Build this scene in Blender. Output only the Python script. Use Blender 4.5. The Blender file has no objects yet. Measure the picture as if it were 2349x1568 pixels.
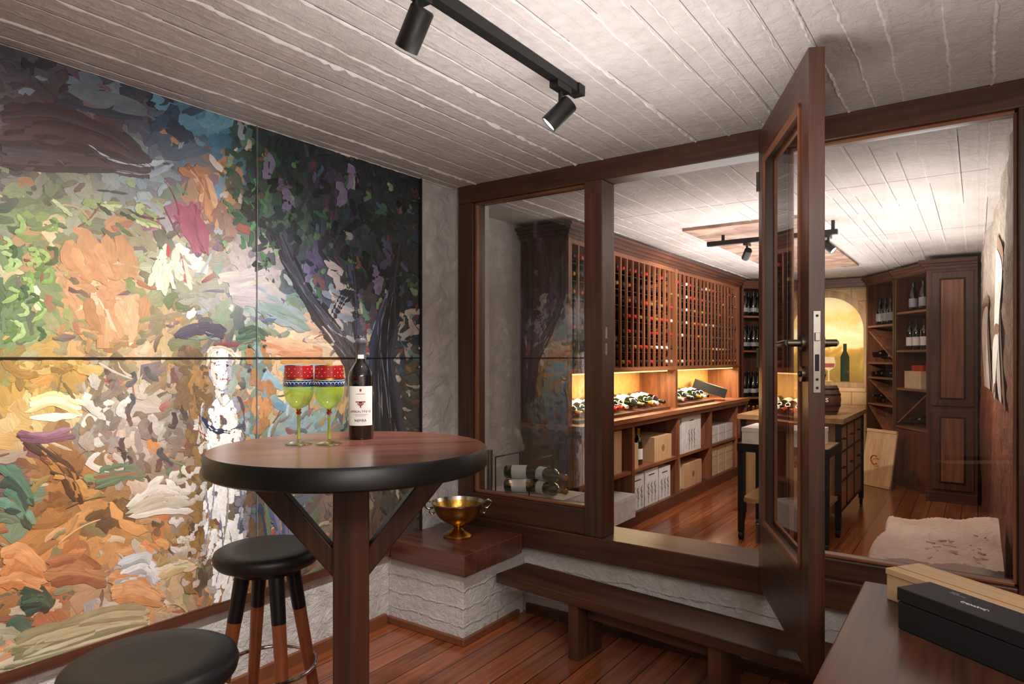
import bpy, math, random
import numpy as np
from mathutils import Matrix, Vector
random.seed(7); rng=np.random.default_rng(7)
S=bpy.context.scene
S.view_settings.view_transform='Standard'

# ------------------------------------------------------------ colour + nodes
def lin(c):
    if isinstance(c,str): c=[int(c[i:i+2],16)/255 for i in (0,2,4)]
    return tuple((x/12.92 if x<=0.04045 else ((x+0.055)/1.055)**2.4) for x in c)+(1,)
MATS={}
def newmat(name):
    m=bpy.data.materials.new(name); m.use_nodes=True
    nt=m.node_tree; b=nt.nodes['Principled BSDF']; MATS[name]=m
    return m,nt,b
def nd(nt,t,**k):
    n=nt.nodes.new(t)
    for a,v in k.items(): setattr(n,a,v)
    return n
def ramp(nt,fac,stops):
    r=nt.nodes.new('ShaderNodeValToRGB'); e=r.color_ramp.elements
    while len(e)<len(stops): e.new(0.5)
    for i,(p,c) in enumerate(stops): e[i].position=p; e[i].color=lin(c) if not isinstance(c,tuple) else c
    nt.links.new(fac,r.inputs[0]); return r.outputs[0]
def math_(nt,op,a,b=None,c=None):
    n=nd(nt,'ShaderNodeMath',operation=op)
    for i,x in enumerate((a,b,c)):
        if x is None: continue
        if isinstance(x,(int,float)): n.inputs[i].default_value=x
        else: nt.links.new(x,n.inputs[i])
    return n.outputs[0]
def objco(nt,scale=(1,1,1)):
    tc=nd(nt,'ShaderNodeTexCoord'); mp=nd(nt,'ShaderNodeMapping'); mp.inputs['Scale'].default_value=scale
    nt.links.new(tc.outputs['Object'],mp.inputs[0]); return mp.outputs[0]
def noise(nt,co,scale,detail=4,dist=0,rough=0.5):
    n=nd(nt,'ShaderNodeTexNoise'); n.inputs['Scale'].default_value=scale; n.inputs['Detail'].default_value=detail
    n.inputs['Distortion'].default_value=dist; n.inputs['Roughness'].default_value=rough
    nt.links.new(co,n.inputs['Vector']); return n.outputs[0]
def bump(nt,b,h,strength=0.3,dist=0.01):
    n=nd(nt,'ShaderNodeBump'); n.inputs['Strength'].default_value=strength; n.inputs['Distance'].default_value=dist
    nt.links.new(h,n.inputs['Height']); nt.links.new(n.outputs[0],b.inputs['Normal'])
def mixc(nt,f,a,b,mode='MIX'):
    n=nd(nt,'ShaderNodeMix',data_type='RGBA',blend_type=mode)
    for i,x in ((0,f),(6,a),(7,b)):
        if isinstance(x,(int,float)): n.inputs[i].default_value=x
        elif isinstance(x,tuple): n.inputs[i].default_value=x
        else: nt.links.new(x,n.inputs[i])
    return n.outputs[2]
def plain(name,c,rough=0.5,metal=0,emit=None,es=0,var=0.12,coat=0,bmp=0.0):
    m,nt,b=newmat(name); co=objco(nt)
    n=noise(nt,co,18,3)
    col=lin(c); d=tuple(x*(1-var) for x in col[:3])+(1,); l=tuple(min(1,x*(1+var)) for x in col[:3])+(1,)
    nt.links.new(ramp(nt,n,[(0.3,d),(0.7,l)]),b.inputs['Base Color'])
    b.inputs['Roughness'].default_value=rough; b.inputs['Metallic'].default_value=metal
    b.inputs['Coat Weight'].default_value=coat
    if emit: b.inputs['Emission Color'].default_value=lin(emit); b.inputs['Emission Strength'].default_value=es
    if bmp: bump(nt,b,noise(nt,co,60,4),bmp,0.004)
    return m
def wood(name,dark,lightc,rough=0.35,coat=0.2):
    for ax in range(3):
        m,nt,b=newmat(name+'_'+'xyz'[ax])
        sc=[26,26,26]; sc[ax]=1.3
        co=objco(nt,tuple(sc)); g=noise(nt,co,1.0,8,0.8,0.62)
        sc2=[5,5,5]; sc2[ax]=0.6
        g2=noise(nt,objco(nt,tuple(sc2)),1.0,3,1.2)
        f=math_(nt,'ADD',math_(nt,'MULTIPLY',g,0.65),math_(nt,'MULTIPLY',g2,0.35))
        nt.links.new(ramp(nt,f,[(0.35,dark),(0.64,lightc)]),b.inputs['Base Color'])
        b.inputs['Roughness'].default_value=rough; b.inputs['Coat Weight'].default_value=coat
        b.inputs['Coat Roughness'].default_value=0.2
        bump(nt,b,g,0.15,0.003)
wood('darkwood','2c1910','603a27',0.4)
wood('rackwood','5a3220','a06644',0.45,0.1)
wood('cabwood','35190f','6a3f2a',0.45,0.1)
wood('tablewood','42231a','744534',0.30,0.45)
wood('crate','b8936a','dcbb90',0.6,0)
wood('islandwood','7a5836','ac8458',0.55,0)
wood('stoolleg','6f3a1c','a85f34',0.4,0.2)
plain('white_carton','d9d9d8',0.7); plain('cream_carton','cdb892',0.7)
plain('black_satin','0e0e10',0.38,var=0.2); plain('black_seat','1b1b1e',0.45,bmp=0.15); plain('black_track','0c0c0d',0.45)
plain('black_box','17181c',0.55,bmp=0.1); plain('ink','1d1d20',0.6); plain('ink_red','8e2a1e',0.6); plain('label_white','e6e4e0',0.6,var=0.03)
plain('label_grey','8d8f92',0.5); plain('white_print','e8e8e8',0.6)
plain('bottle_dark','07090a',0.06,coat=1.0,var=0.1); plain('bottle_green','14230f',0.07,coat=1.0)
plain('capsule_red','a81f1c',0.35); plain('capsule_black','151517',0.35); plain('capsule_grey','4b4d55',0.35); plain('capsule_gold','b58a3c',0.3,0.7); plain('capsule_white','d4d2ca',0.4)
plain('steel','a8a49b',0.35,1.0); plain('handle_bronze','6f675c',0.35,1.0); plain('chrome','cfcfcf',0.12,1.0)
plain('dark_metal','2b2c2f',0.45,0.7); plain('gold','b98a3e',0.28,1.0,bmp=0.2); plain('silver_rim','c8bfae',0.2,1.0)
plain('rack_back','2a120b',0.8); plain('niche_back','c8995c',0.6)
plain('lens','ffffff',0.3,emit='fff4e4',es=12); plain('led','ffd79a',0.3,emit='ffc978',es=3)
plain('seam','1e1a18',0.8); plain('trimwood','7a4a2c',0.5); plain('seam_grey','6a605a',0.9); plain('ridge_white','dcd5d0',0.8,bmp=0.4)
plain('mural_white','f2ece2',0.8); plain('mural_tan','8c6a50',0.8)

def glasspane(name,tint='ffffff',base=0.07):
    m,nt,b=newmat(name); nt.nodes.remove(b)
    out=[n for n in nt.nodes if n.type=='OUTPUT_MATERIAL'][0]
    lw=nd(nt,'ShaderNodeLayerWeight'); lw.inputs[0].default_value=0.5
    f=math_(nt,'POWER',lw.outputs['Facing'],5.0)
    f=math_(nt,'MULTIPLY_ADD',f,0.85,base)
    tr=nd(nt,'ShaderNodeBsdfTransparent'); tr.inputs[0].default_value=lin(tint)
    gl=nd(nt,'ShaderNodeBsdfGlossy'); gl.inputs['Roughness'].default_value=0.0; gl.inputs[0].default_value=(1,1,1,1)
    mx=nd(nt,'ShaderNodeMixShader')
    nt.links.new(f,mx.inputs[0]); nt.links.new(tr.outputs[0],mx.inputs[1]); nt.links.new(gl.outputs[0],mx.inputs[2])
    nt.links.new(mx.outputs[0],out.inputs[0]); return m
glasspane('pane','f8faf9',0.05); glasspane('pane_reflective','f4f7f6',0.15)
glasspane('goblet_clear','e8eeda',0.1)
def coltrans(name,c,tr=0.3):
    m,nt,b=newmat(name)
    b.inputs['Base Color'].default_value=lin(c); b.inputs['Roughness'].default_value=0.1
    b.inputs['Coat Weight'].default_value=0.6; b.inputs['Alpha'].default_value=1-tr
coltrans('goblet_red','a00f18',0.15); coltrans('goblet_blue','1d3e78',0.1); coltrans('goblet_lime','a8c832',0.42); coltrans('goblet_stem','a8b848',0.3)

def plaster(name,c1,c2,bs=0.6,seam_axis=None,seam=0.13,sdist=0.02,amt=0.6,wobble=0.02,nsc=22):
    m,nt,b=newmat(name); co=objco(nt)
    n1=noise(nt,co,3,4); n2=noise(nt,co,nsc,7,0.6,0.68)
    col=ramp(nt,n1,[(0.3,c1),(0.7,c2)])
    h=n2
    if seam_axis is not None:
        sp=nd(nt,'ShaderNodeSeparateXYZ'); nt.links.new(co,sp.inputs[0])
        wob=math_(nt,'MULTIPLY',math_(nt,'SUBTRACT',noise(nt,co,7,5,0,0.7),0.5),wobble*2)
        x=math_(nt,'DIVIDE',math_(nt,'ADD',sp.outputs[seam_axis],wob),seam)
        fr=math_(nt,'FRACT',x); d=math_(nt,'SUBTRACT',0.5,math_(nt,'ABSOLUTE',math_(nt,'SUBTRACT',fr,0.5)))
        ridge=math_(nt,'SUBTRACT',1.0,math_(nt,'MINIMUM',math_(nt,'MULTIPLY',d,12.0),1.0))
        crumb=math_(nt,'SUBTRACT',noise(nt,co,30,5,0,0.8),0.3)
        h=math_(nt,'ADD',h,math_(nt,'MULTIPLY',math_(nt,'MULTIPLY',ridge,crumb),amt*2))
        fine=[30,30,30]; fine[1]=2
        h=math_(nt,'ADD',h,math_(nt,'MULTIPLY',noise(nt,objco(nt,tuple(fine)),1.2,5),0.4))
    nt.links.new(col,b.inputs['Base Color']); b.inputs['Roughness'].default_value=0.75
    bump(nt,b,h,bs,sdist)
plaster('ceiling_board','c2b7b2','d4cbc7',0.8,0,0.105,0.014,0.3)
plaster('white_plaster','d6d1cc','e6e2de',1.0,None,sdist=0.035,nsc=12)
plaster('white_boardwall','cdc7c3','e4e0dd',1.0,2,0.085,0.016,0.7,0.03)
plaster('rear_plaster','8a7d74','a0948a',0.7)
plaster('earth','bc9c8a','dabfae',0.8,None,0.1,0.012,nsc=14)
# floor planks along Y
m,nt,b=newmat('floor_planks'); co=objco(nt); sp=nd(nt,'ShaderNodeSeparateXYZ'); nt.links.new(co,sp.inputs[0])
x=math_(nt,'DIVIDE',sp.outputs[0],0.118); idn=nd(nt,'ShaderNodeTexWhiteNoise',noise_dimensions='1D'); nt.links.new(math_(nt,'FLOOR',x),idn.inputs['W'])
d=math_(nt,'SUBTRACT',0.5,math_(nt,'ABSOLUTE',math_(nt,'SUBTRACT',math_(nt,'FRACT',x),0.5)))
gap=math_(nt,'LESS_THAN',d,0.022)
g=noise(nt,objco(nt,(26,1.1,1)),1,8,1.0,0.6)
c=ramp(nt,g,[(0.3,'6b3319'),(0.7,'ad673c')]); c=mixc(nt,math_(nt,'MULTIPLY',idn.outputs[0],0.5),c,lin('5a2a16'))
c=mixc(nt,gap,c,lin('1a0a05')); nt.links.new(c,b.inputs['Base Color'])
b.inputs['Roughness'].default_value=0.24; b.inputs['Coat Weight'].default_value=0.35; b.inputs['Coat Roughness'].default_value=0.12
bump(nt,b,math_(nt,'SUBTRACT',math_(nt,'MULTIPLY',g,0.2),gap),0.4,0.003)
m,nt,b=newmat('stone_mural'); co=objco(nt)
sw=nd(nt,'ShaderNodeSeparateXYZ'); nt.links.new(co,sw.inputs[0]); cb=nd(nt,'ShaderNodeCombineXYZ'); nt.links.new(sw.outputs[0],cb.inputs[0]); nt.links.new(sw.outputs[2],cb.inputs[1])
br=nd(nt,'ShaderNodeTexBrick'); nt.links.new(cb.outputs[0],br.inputs[0]); br.inputs['Scale'].default_value=1.6
br.inputs['Color1'].default_value=lin('b88a58'); br.inputs['Color2'].default_value=lin('cca878'); br.inputs['Mortar'].default_value=lin('805c38'); br.inputs['Mortar Size'].default_value=0.012
c=mixc(nt,0.45,br.outputs[0],ramp(nt,noise(nt,co,5,5),[(0.3,'9a6e42'),(0.7,'d4b486')]))
nt.links.new(c,b.inputs['Base Color']); b.inputs['Roughness'].default_value=0.8
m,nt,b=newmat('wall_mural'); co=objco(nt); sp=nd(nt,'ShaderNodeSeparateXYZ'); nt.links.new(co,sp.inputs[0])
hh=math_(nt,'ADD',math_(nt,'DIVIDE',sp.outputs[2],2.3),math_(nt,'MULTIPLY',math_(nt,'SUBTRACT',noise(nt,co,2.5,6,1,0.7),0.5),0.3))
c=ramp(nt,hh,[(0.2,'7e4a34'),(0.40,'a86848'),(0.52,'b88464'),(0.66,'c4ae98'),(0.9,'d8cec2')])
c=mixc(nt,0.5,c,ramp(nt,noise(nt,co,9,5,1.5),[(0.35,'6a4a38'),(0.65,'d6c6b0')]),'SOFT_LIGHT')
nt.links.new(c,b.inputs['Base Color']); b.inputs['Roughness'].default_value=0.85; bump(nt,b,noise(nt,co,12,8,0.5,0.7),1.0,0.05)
m,nt,b=newmat('arch_scene'); co=objco(nt); sp=nd(nt,'ShaderNodeSeparateXYZ'); nt.links.new(co,sp.inputs[0])
hh=math_(nt,'ADD',sp.outputs[2],math_(nt,'MULTIPLY',math_(nt,'SUBTRACT',noise(nt,co,4,6,1.5),0.5),0.5))
c=ramp(nt,hh,[(0.05,'8b6a28'),(0.25,'a08436'),(0.38,'c8953c'),(0.44,'f6dc98'),(0.65,'fff3cc'),(0.8,'f6cc7c'),(1.0,'fbe8b8')])
nt.links.new(c,b.inputs['Base Color']); b.inputs['Roughness'].default_value=0.8
m,nt,b=newmat('panel_paint'); co=objco(nt)
nt.links.new(ramp(nt,noise(nt,co,3,6,2),[(0.35,'7d5a4a'),(0.55,'a98a78'),(0.7,'bfa28a')]),b.inputs['Base Color']); b.inputs['Roughness'].default_value=0.6
m,nt,b=newmat('oil_paint')
at=nd(nt,'ShaderNodeAttribute',attribute_name='Col'); uv=nd(nt,'ShaderNodeUVMap',uv_map='UV')
mp=nd(nt,'ShaderNodeMapping'); mp.inputs['Scale'].default_value=(1.2,14,1); nt.links.new(uv.outputs[0],mp.inputs[0])
g=noise(nt,mp.outputs[0],1.0,5,0.3,0.65)
hs=nd(nt,'ShaderNodeHueSaturation'); nt.links.new(at.outputs['Color'],hs.inputs['Color'])
nt.links.new(math_(nt,'MULTIPLY_ADD',g,0.9,0.5),hs.inputs['Value']); hs.inputs['Saturation'].default_value=1.0; nt.links.new(hs.outputs[0],b.inputs['Base Color'])
b.inputs['Roughness'].default_value=0.5; bump(nt,b,g,0.4,0.003)

# ------------------------------------------------------------ mesh builder
class B:
    def __init__(s): s.v=[];s.f=[];s.m=[];s.sm=[];s.mats=[]
    def mi(s,n):
        if n not in s.mats: s.mats.append(n)
        return s.mats.index(n)
    def add(s,vs,fs,mat,smooth=False,M=None):
        o=len(s.v)
        for p in vs:
            p=Vector(p)
            if M is not None: p=M@p
            s.v.append(p)
        k=s.mi(mat)
        for f in fs: s.f.append([o+i for i in f]); s.m.append(k); s.sm.append(smooth)
    def box(s,x0,x1,y0,y1,z0,z1,mat,M=None,grain=None):
        if mat+'_x' in MATS:
            d=[abs(x1-x0),abs(y1-y0),abs(z1-z0)]; a=d.index(max(d)) if grain is None else grain
            mat=mat+'_'+'xyz'[a]
        vs=[(x,y,z) for x in (x0,x1) for y in (y0,y1) for z in (z0,z1)]
        s.add(vs,[(0,1,3,2),(4,6,7,5),(0,4,5,1),(2,3,7,6),(0,2,6,4),(1,5,7,3)],mat,False,M)
    def lathe(s,prof,mat,M=None,seg=28,cap0=True,cap1=True):
        prev=None
        for i in range(len(prof)-1):
            (r0,z0),(r1,z1)=prof[i],prof[i+1]
            vs=[]
            for (r,z) in ((r0,z0),(r1,z1)):
                for k in range(seg):
                    a=2*math.pi*k/seg; vs.append((r*math.cos(a),r*math.sin(a),z))
            d=math.atan2(z1-z0,r1-r0)
            share = prev is not None and abs((d-prev[0]+math.pi)%(2*math.pi)-math.pi)<0.8
            if share:
                o=prev[1]; b0=len(s.v)
                for p in vs[seg:]:
                    p=Vector(p); s.v.append(M@p if M is not None else p)
                idx=[o+k for k in range(seg)]+[b0+k for k in range(seg)]
                top=b0
            else:
                b0=len(s.v)
                for p in vs:
                    p=Vector(p); s.v.append(M@p if M is not None else p)
                idx=list(range(b0,b0+2*seg)); top=b0+seg
            km=s.mi(mat)
            for k in range(seg):
                j=(k+1)%seg
                s.f.append([idx[k],idx[j],idx[seg+j],idx[seg+k]]); s.m.append(km); s.sm.append(True)
            prev=(d,top)
        for flag,(r,z),rev in ((cap0,prof[0],True),(cap1,prof[-1],False)):
            if flag and r>1e-4:
                vs=[(r*math.cos(2*math.pi*k/seg),r*math.sin(2*math.pi*k/seg),z) for k in range(seg)]
                f=list(range(seg)); s.add(vs,[f[::-1] if rev else f],mat,False,M)
    def cyl(s,p0,p1,r0,mat,r1=None,seg=20):
        p0=Vector(p0);p1=Vector(p1);d=p1-p0
        M=Matrix.Translation(p0)@d.to_track_quat('Z','Y').to_matrix().to_4x4()
        s.lathe([(r0,0),(r1 if r1 is not None else r0,d.length)],mat,M,seg)
    def tube(s,pts,r,mat,seg=10,closed=False):
        n=len(pts); P=[Vector(p) for p in pts]; o=len(s.v)
        for i in range(n):
            if closed: t=P[(i+1)%n]-P[i-1]
            else: t=P[min(i+1,n-1)]-P[max(i-1,0)]
            q=t.to_track_quat('Z','Y'); rr=r[i] if isinstance(r,(list,tuple)) else r
            for k in range(seg):
                a=2*math.pi*k/seg; s.v.append(P[i]+q@Vector((rr*math.cos(a),rr*math.sin(a),0)))
        km=s.mi(mat)
        for i in range(n if closed else n-1):
            for k in range(seg):
                j=(k+1)%seg; i2=(i+1)%n
                s.f.append([o+i*seg+k,o+i*seg+j,o+i2*seg+j,o+i2*seg+k]); s.m.append(km); s.sm.append(True)
        if not closed:
            s.f.append([o+k for k in range(seg)][::-1]); s.m.append(km); s.sm.append(False)
            s.f.append([o+(n-1)*seg+k for k in range(seg)]); s.m.append(km); s.sm.append(False)
    def prism(s,poly,mat,M,depth):
        n=len(poly); vs=[(x,0,z) for x,z in poly]+[(x,depth,z) for x,z in poly]
        fs=[list(range(n)),list(range(n,2*n))[::-1]]+[(i,i+n,(i+1)%n+n,(i+1)%n) for i in range(n)]
        s.add(vs,fs,mat,False,M)
    def done(s,name,loc=None,rotz=0,bevel=0,parent=None):
        if loc is None:
            xs=[p.x for p in s.v];ys=[p.y for p in s.v];zs=[p.z for p in s.v]
            o=Vector(((min(xs)+max(xs))/2,(min(ys)+max(ys))/2,min(zs))); vs=[p-o for p in s.v]; loc=o
        else: vs=s.v
        me=bpy.data.meshes.new(name); me.from_pydata([tuple(p) for p in vs],[],s.f)
        for n in s.mats: me.materials.append(MATS[n])
        me.polygons.foreach_set('material_index',s.m); me.polygons.foreach_set('use_smooth',s.sm); me.update()
        ob=bpy.data.objects.new(name,me); S.collection.objects.link(ob); ob.location=loc; ob.rotation_euler=(0,0,rotz)
        if bevel:
            bm=ob.modifiers.new('bevel','BEVEL'); bm.width=bevel; bm.segments=2; bm.limit_method='ANGLE'; bm.angle_limit=0.9
        if parent: ob.parent=parent
        return ob
def simple(name,x0,x1,y0,y1,z0,z1,mat,bevel=0,**k):
    b=B(); b.box(x0,x1,y0,y1,z0,z1,mat,**k); return b.done(name,loc=(0,0,0),bevel=bevel)
def text(parent,body,loc,rot,size,mat,name='lettering',align='CENTER',ext=0.0003):
    c=bpy.data.curves.new(name,'FONT'); c.body=body; c.size=size; c.align_x=align; c.extrude=ext
    ob=bpy.data.objects.new(name,c); S.collection.objects.link(ob); c.materials.append(MATS[mat])
    bpy.context.view_layer.update()
    ob.parent=parent; ob.matrix_parent_inverse=parent.matrix_world.inverted(); ob.location=loc; ob.rotation_euler=rot
    return ob

H=1.35; CZ=2.313; XL=-2.468; YP=2.903; FPX=1513.7; TH=math.radians(35.22)
Fv=(-math.sin(TH),math.cos(TH)); Rv=(math.cos(TH),math.sin(TH))
# ------------------------------------------------------------ room shell
simple('floor',-2.95,1.65,-1.65,9.15,-0.1,0,'floor_planks')
ceil=simple('ceiling',-2.95,1.65,-1.65,9.15,CZ,CZ+0.12,'ceiling_board')
simple('wall_left',XL-0.12,XL,-1.6,3.25,0,CZ,'white_plaster')
simple('wall_left_cellar',-2.86,-2.74,3.25,9.0,0,CZ,'white_plaster')
simple('wall_back_cellar',-2.86,0.24,8.9,9.02,0,CZ,'stone_mural')
simple('wall_right',1.5,1.62,-1.6,YP+0.15,0,CZ,'rear_plaster')
simple('wall_rear',XL-0.12,1.62,-1.62,-1.5,0,CZ,'rear_plaster')
simple('wall_partition_base',XL,0.2,YP+0.02,YP+0.17,0,0.36,'white_boardwall')
simple('wall_partition_left',XL,-2.403,YP,YP+0.15,0,CZ,'white_plaster')
simple('wall_partition_right',0.2,1.5,YP,YP+0.15,0,CZ,'white_plaster')
# cast ridges between the formwork boards of the ceiling
b=B()
def ridge(x,ya,yb,hmax,wmax,step=0.02):
    n=int((yb-ya)/step); r1=rng.random(n+1); sm=np.convolve(np.pad(rng.random(n+1),3,mode='edge'),np.ones(7)/7,'valid')
    kk=max(4,n//26); env=np.clip(np.interp(np.arange(n+1),np.linspace(0,n,kk),rng.uniform(-0.4,1.3,kk)),0.06,1)
    vs=[];fs=[]; wx=0
    for i in range(n+1):
        y=ya+(yb-ya)*i/n; wx=0.8*wx+rng.normal(0,0.0014)
        h=hmax*(0.2+1.6*r1[i]*sm[i])*env[i]+0.0004; w=wmax*(0.45+0.9*r1[i])*(0.35+0.65*env[i])
        vs+=[(x+wx-w,y,CZ+0.0005),(x+wx-w*0.3,y,CZ-h),(x+wx+w*0.4,y,CZ-h*0.75),(x+wx+w,y,CZ+0.0005)]
    for i in range(n):
        a=i*4
        for q in range(3): fs.append((a+q,a+q+1,a+q+5,a+q+4))
    b.add(vs,fs,'ridge_white',False)
x=-2.45
while x<1.5:
    st=rng.random()
    ridge(x,-1.5,2.88,0.010 if st>0.35 else 0.004,0.0065); ridge(x,3.0,8.9,0.008 if st>0.35 else 0.003,0.006,0.035)
    for q in range(2):
        s0=rng.uniform(-1.4,2.2); b.box(x+0.0075,x+0.0092,s0,min(2.87,s0+rng.uniform(0.5,1.8)),CZ-0.0006,CZ+0.001,'seam_grey')
    if x<0.1:
        for q in range(2):
            s0=rng.uniform(3.1,7); b.box(x+0.007,x+0.0095,s0,s0+rng.uniform(0.8,1.8),CZ-0.0006,CZ+0.001,'seam_grey')
    x+=rng.choice([0.06,0.095,0.12,0.145])
for yy in (4.15,5.9,7.9): b.box(-2.7,0.05,yy,yy+0.004,CZ-0.0006,CZ+0.001,'seam_grey')
o=b.done('board_ridges',loc=(0,0,0)); o.parent=ceil
# rough right cellar wall (runs slightly oblique)
def wx_(y,z): return 0.150-0.026*(y-3.0)+0.012*math.sin(y*2.3+z)+0.010*math.sin(y*7+z*5)
b=B(); ny,nz=150,44; vs=[];fs=[]
for i in range(ny+1):
    for k in range(nz+1):
        y=3.06+(8.9-3.06)*i/ny; z=CZ*k/nz
        vs.append((wx_(y,z)+max(-0.008,min(0.008,rng.normal(0,0.004))),y,z))
for i in range(ny):
    for k in range(nz):
        a=i*(nz+1)+k; fs.append((a,a+1,a+nz+2,a+nz+1))
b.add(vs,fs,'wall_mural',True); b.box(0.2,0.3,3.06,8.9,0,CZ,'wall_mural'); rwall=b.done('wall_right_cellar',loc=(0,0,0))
b=B(); b.box(-1.96,0.2,YP-0.002,YP+0.018,0,0.05,'darkwood'); b.done('baseboard_partition',bevel=0.003)
simple('baseboard_left',XL,XL+0.02,-1.5,2.37,0,0.05,'trimwood')

# ------------------------------------------------------------ partition frame, sill
b=B(); y0,y1=YP-0.03,YP+0.09
b.box(-2.403,0.2,y0,y1,2.215,CZ,'darkwood')
b.box(-2.403,-2.30,y0,y1,0.475,2.215,'darkwood')
b.box(-2.30,-1.583,y0,y1,0.475,0.60,'darkwood')
b.box(-1.583,-1.486,y0-0.015,y1,0.475,2.215,'darkwood')
b.box(-0.735,-0.64,y0+0.01,y1,0.475,2.215,'darkwood')
b.box(-0.64,0.115,y0,y1,0.475,0.55,'darkwood')
b.box(0.115,0.2,y0-0.01,y1,0.475,2.215,'darkwood')
for x0,x1,z0 in ((-2.30,-1.583,0.60),(-0.64,0.115,0.55)):
    t=0.014
    b.box(x0,x0+t,y0+0.02,y0+0.05,z0,2.215,'rackwood'); b.box(x1-t,x1,y0+0.02,y0+0.05,z0,2.215,'rackwood')
    b.box(x0,x1,y0+0.02,y0+0.05,z0,z0+t,'rackwood'); b.box(x0,x1,y0+0.02,y0+0.05,2.215-t,2.215,'rackwood')
b.box(-1.492,-1.483,y0+0.02,y0+0.04,1.36,1.42,'steel'); b.box(-1.492,-1.483,y0+0.02,y0+0.04,1.44,1.50,'steel')
b.done('trim_partition_frame',bevel=0.004)
b=B(); b.box(-2.40,0.2,YP-0.05,YP+0.21,0.36,0.475,'darkwood'); b.done('trim_sill',bevel=0.005)
for i,(x0,x1,z0) in enumerate(((-2.30,-1.583,0.60),(-0.64,0.115,0.55))):
    b=B(); b.add([(x0,YP+0.03,z0),(x1,YP+0.03,z0),(x1,YP+0.03,2.215),(x0,YP+0.03,2.215)],[(0,1,2,3)],'pane_reflective' if i==0 else 'pane'); b.done('window_%d'%(i+1))

# ------------------------------------------------------------ door leaf
b=B(); W=0.775; zb=0.405; zt=2.277; T=0.046
b.box(0,0.09,0,T,zb,zt,'darkwood'); b.box(W-0.095,W,0,T,zb,zt,'darkwood')
b.box(0.09,W-0.095,0,T,zt-0.13,zt,'darkwood'); b.box(0.09,W-0.095,0,T,zb,zb+0.28,'darkwood')
for s0 in (-0.006,T-0.006):
    b.box(0.09,0.105,s0,s0+0.012,zb+0.28,zt-0.13,'rackwood'); b.box(W-0.11,W-0.095,s0,s0+0.012,zb+0.28,zt-0.13,'rackwood')
    b.box(0.09,W-0.095,s0,s0+0.012,zb+0.28,zb+0.295,'rackwood'); b.box(0.09,W-0.095,s0,s0+0.012,zt-0.145,zt-0.13,'rackwood')
b.add([(0.09,T/2,zb+0.28),(W-0.095,T/2,zb+0.28),(W-0.095,T/2,zt-0.13),(0.09,T/2,zt-0.13)],[(0,1,2,3)],'pane')
b.box(W-0.001,W+0.003,T/2-0.011,T/2+0.011,1.245,1.49,'steel')
b.box(W,W+0.012,T/2-0.007,T/2+0.007,1.40,1.425,'steel')
b.box(W+0.002,W+0.0045,T/2-0.006,T/2+0.006,1.31,1.36,'dark_metal')
for zz in (1.26,1.475,1.285): b.cyl((W+0.002,T/2,zz),(W+0.0045,T/2,zz),0.004,'dark_metal')
for sgn,yy in ((-1,0),(1,T)):
    b.cyl((W-0.055,yy,1.395),(W-0.055,yy+sgn*0.010,1.395),0.026,'handle_bronze')
    b.cyl((W-0.055,yy,1.395),(W-0.055,yy+sgn*0.048,1.395),0.011,'handle_bronze')
    b.tube([(W-0.055,yy+sgn*0.045,1.395),(W-0.09,yy+sgn*0.049,1.395),(W-0.17,yy+sgn*0.049,1.393)],0.0105,'handle_bronze',12)
    b.cyl((W-0.055,yy,1.30),(W-0.055,yy+sgn*0.010,1.30),0.024,'handle_bronze')
    b.cyl((W-0.055,yy,1.30),(W-0.055,yy+sgn*0.016,1.30),0.009,'dark_metal')
for zz in (0.62,1.35,2.08): b.cyl((-0.008,0.0,zz-0.04),(-0.008,0.0,zz+0.04),0.008,'handle_bronze')
b.done('door_1',loc=(-0.742,YP-0.079,0),rotz=math.atan2(-0.715,0.335),bevel=0.003)

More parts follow.
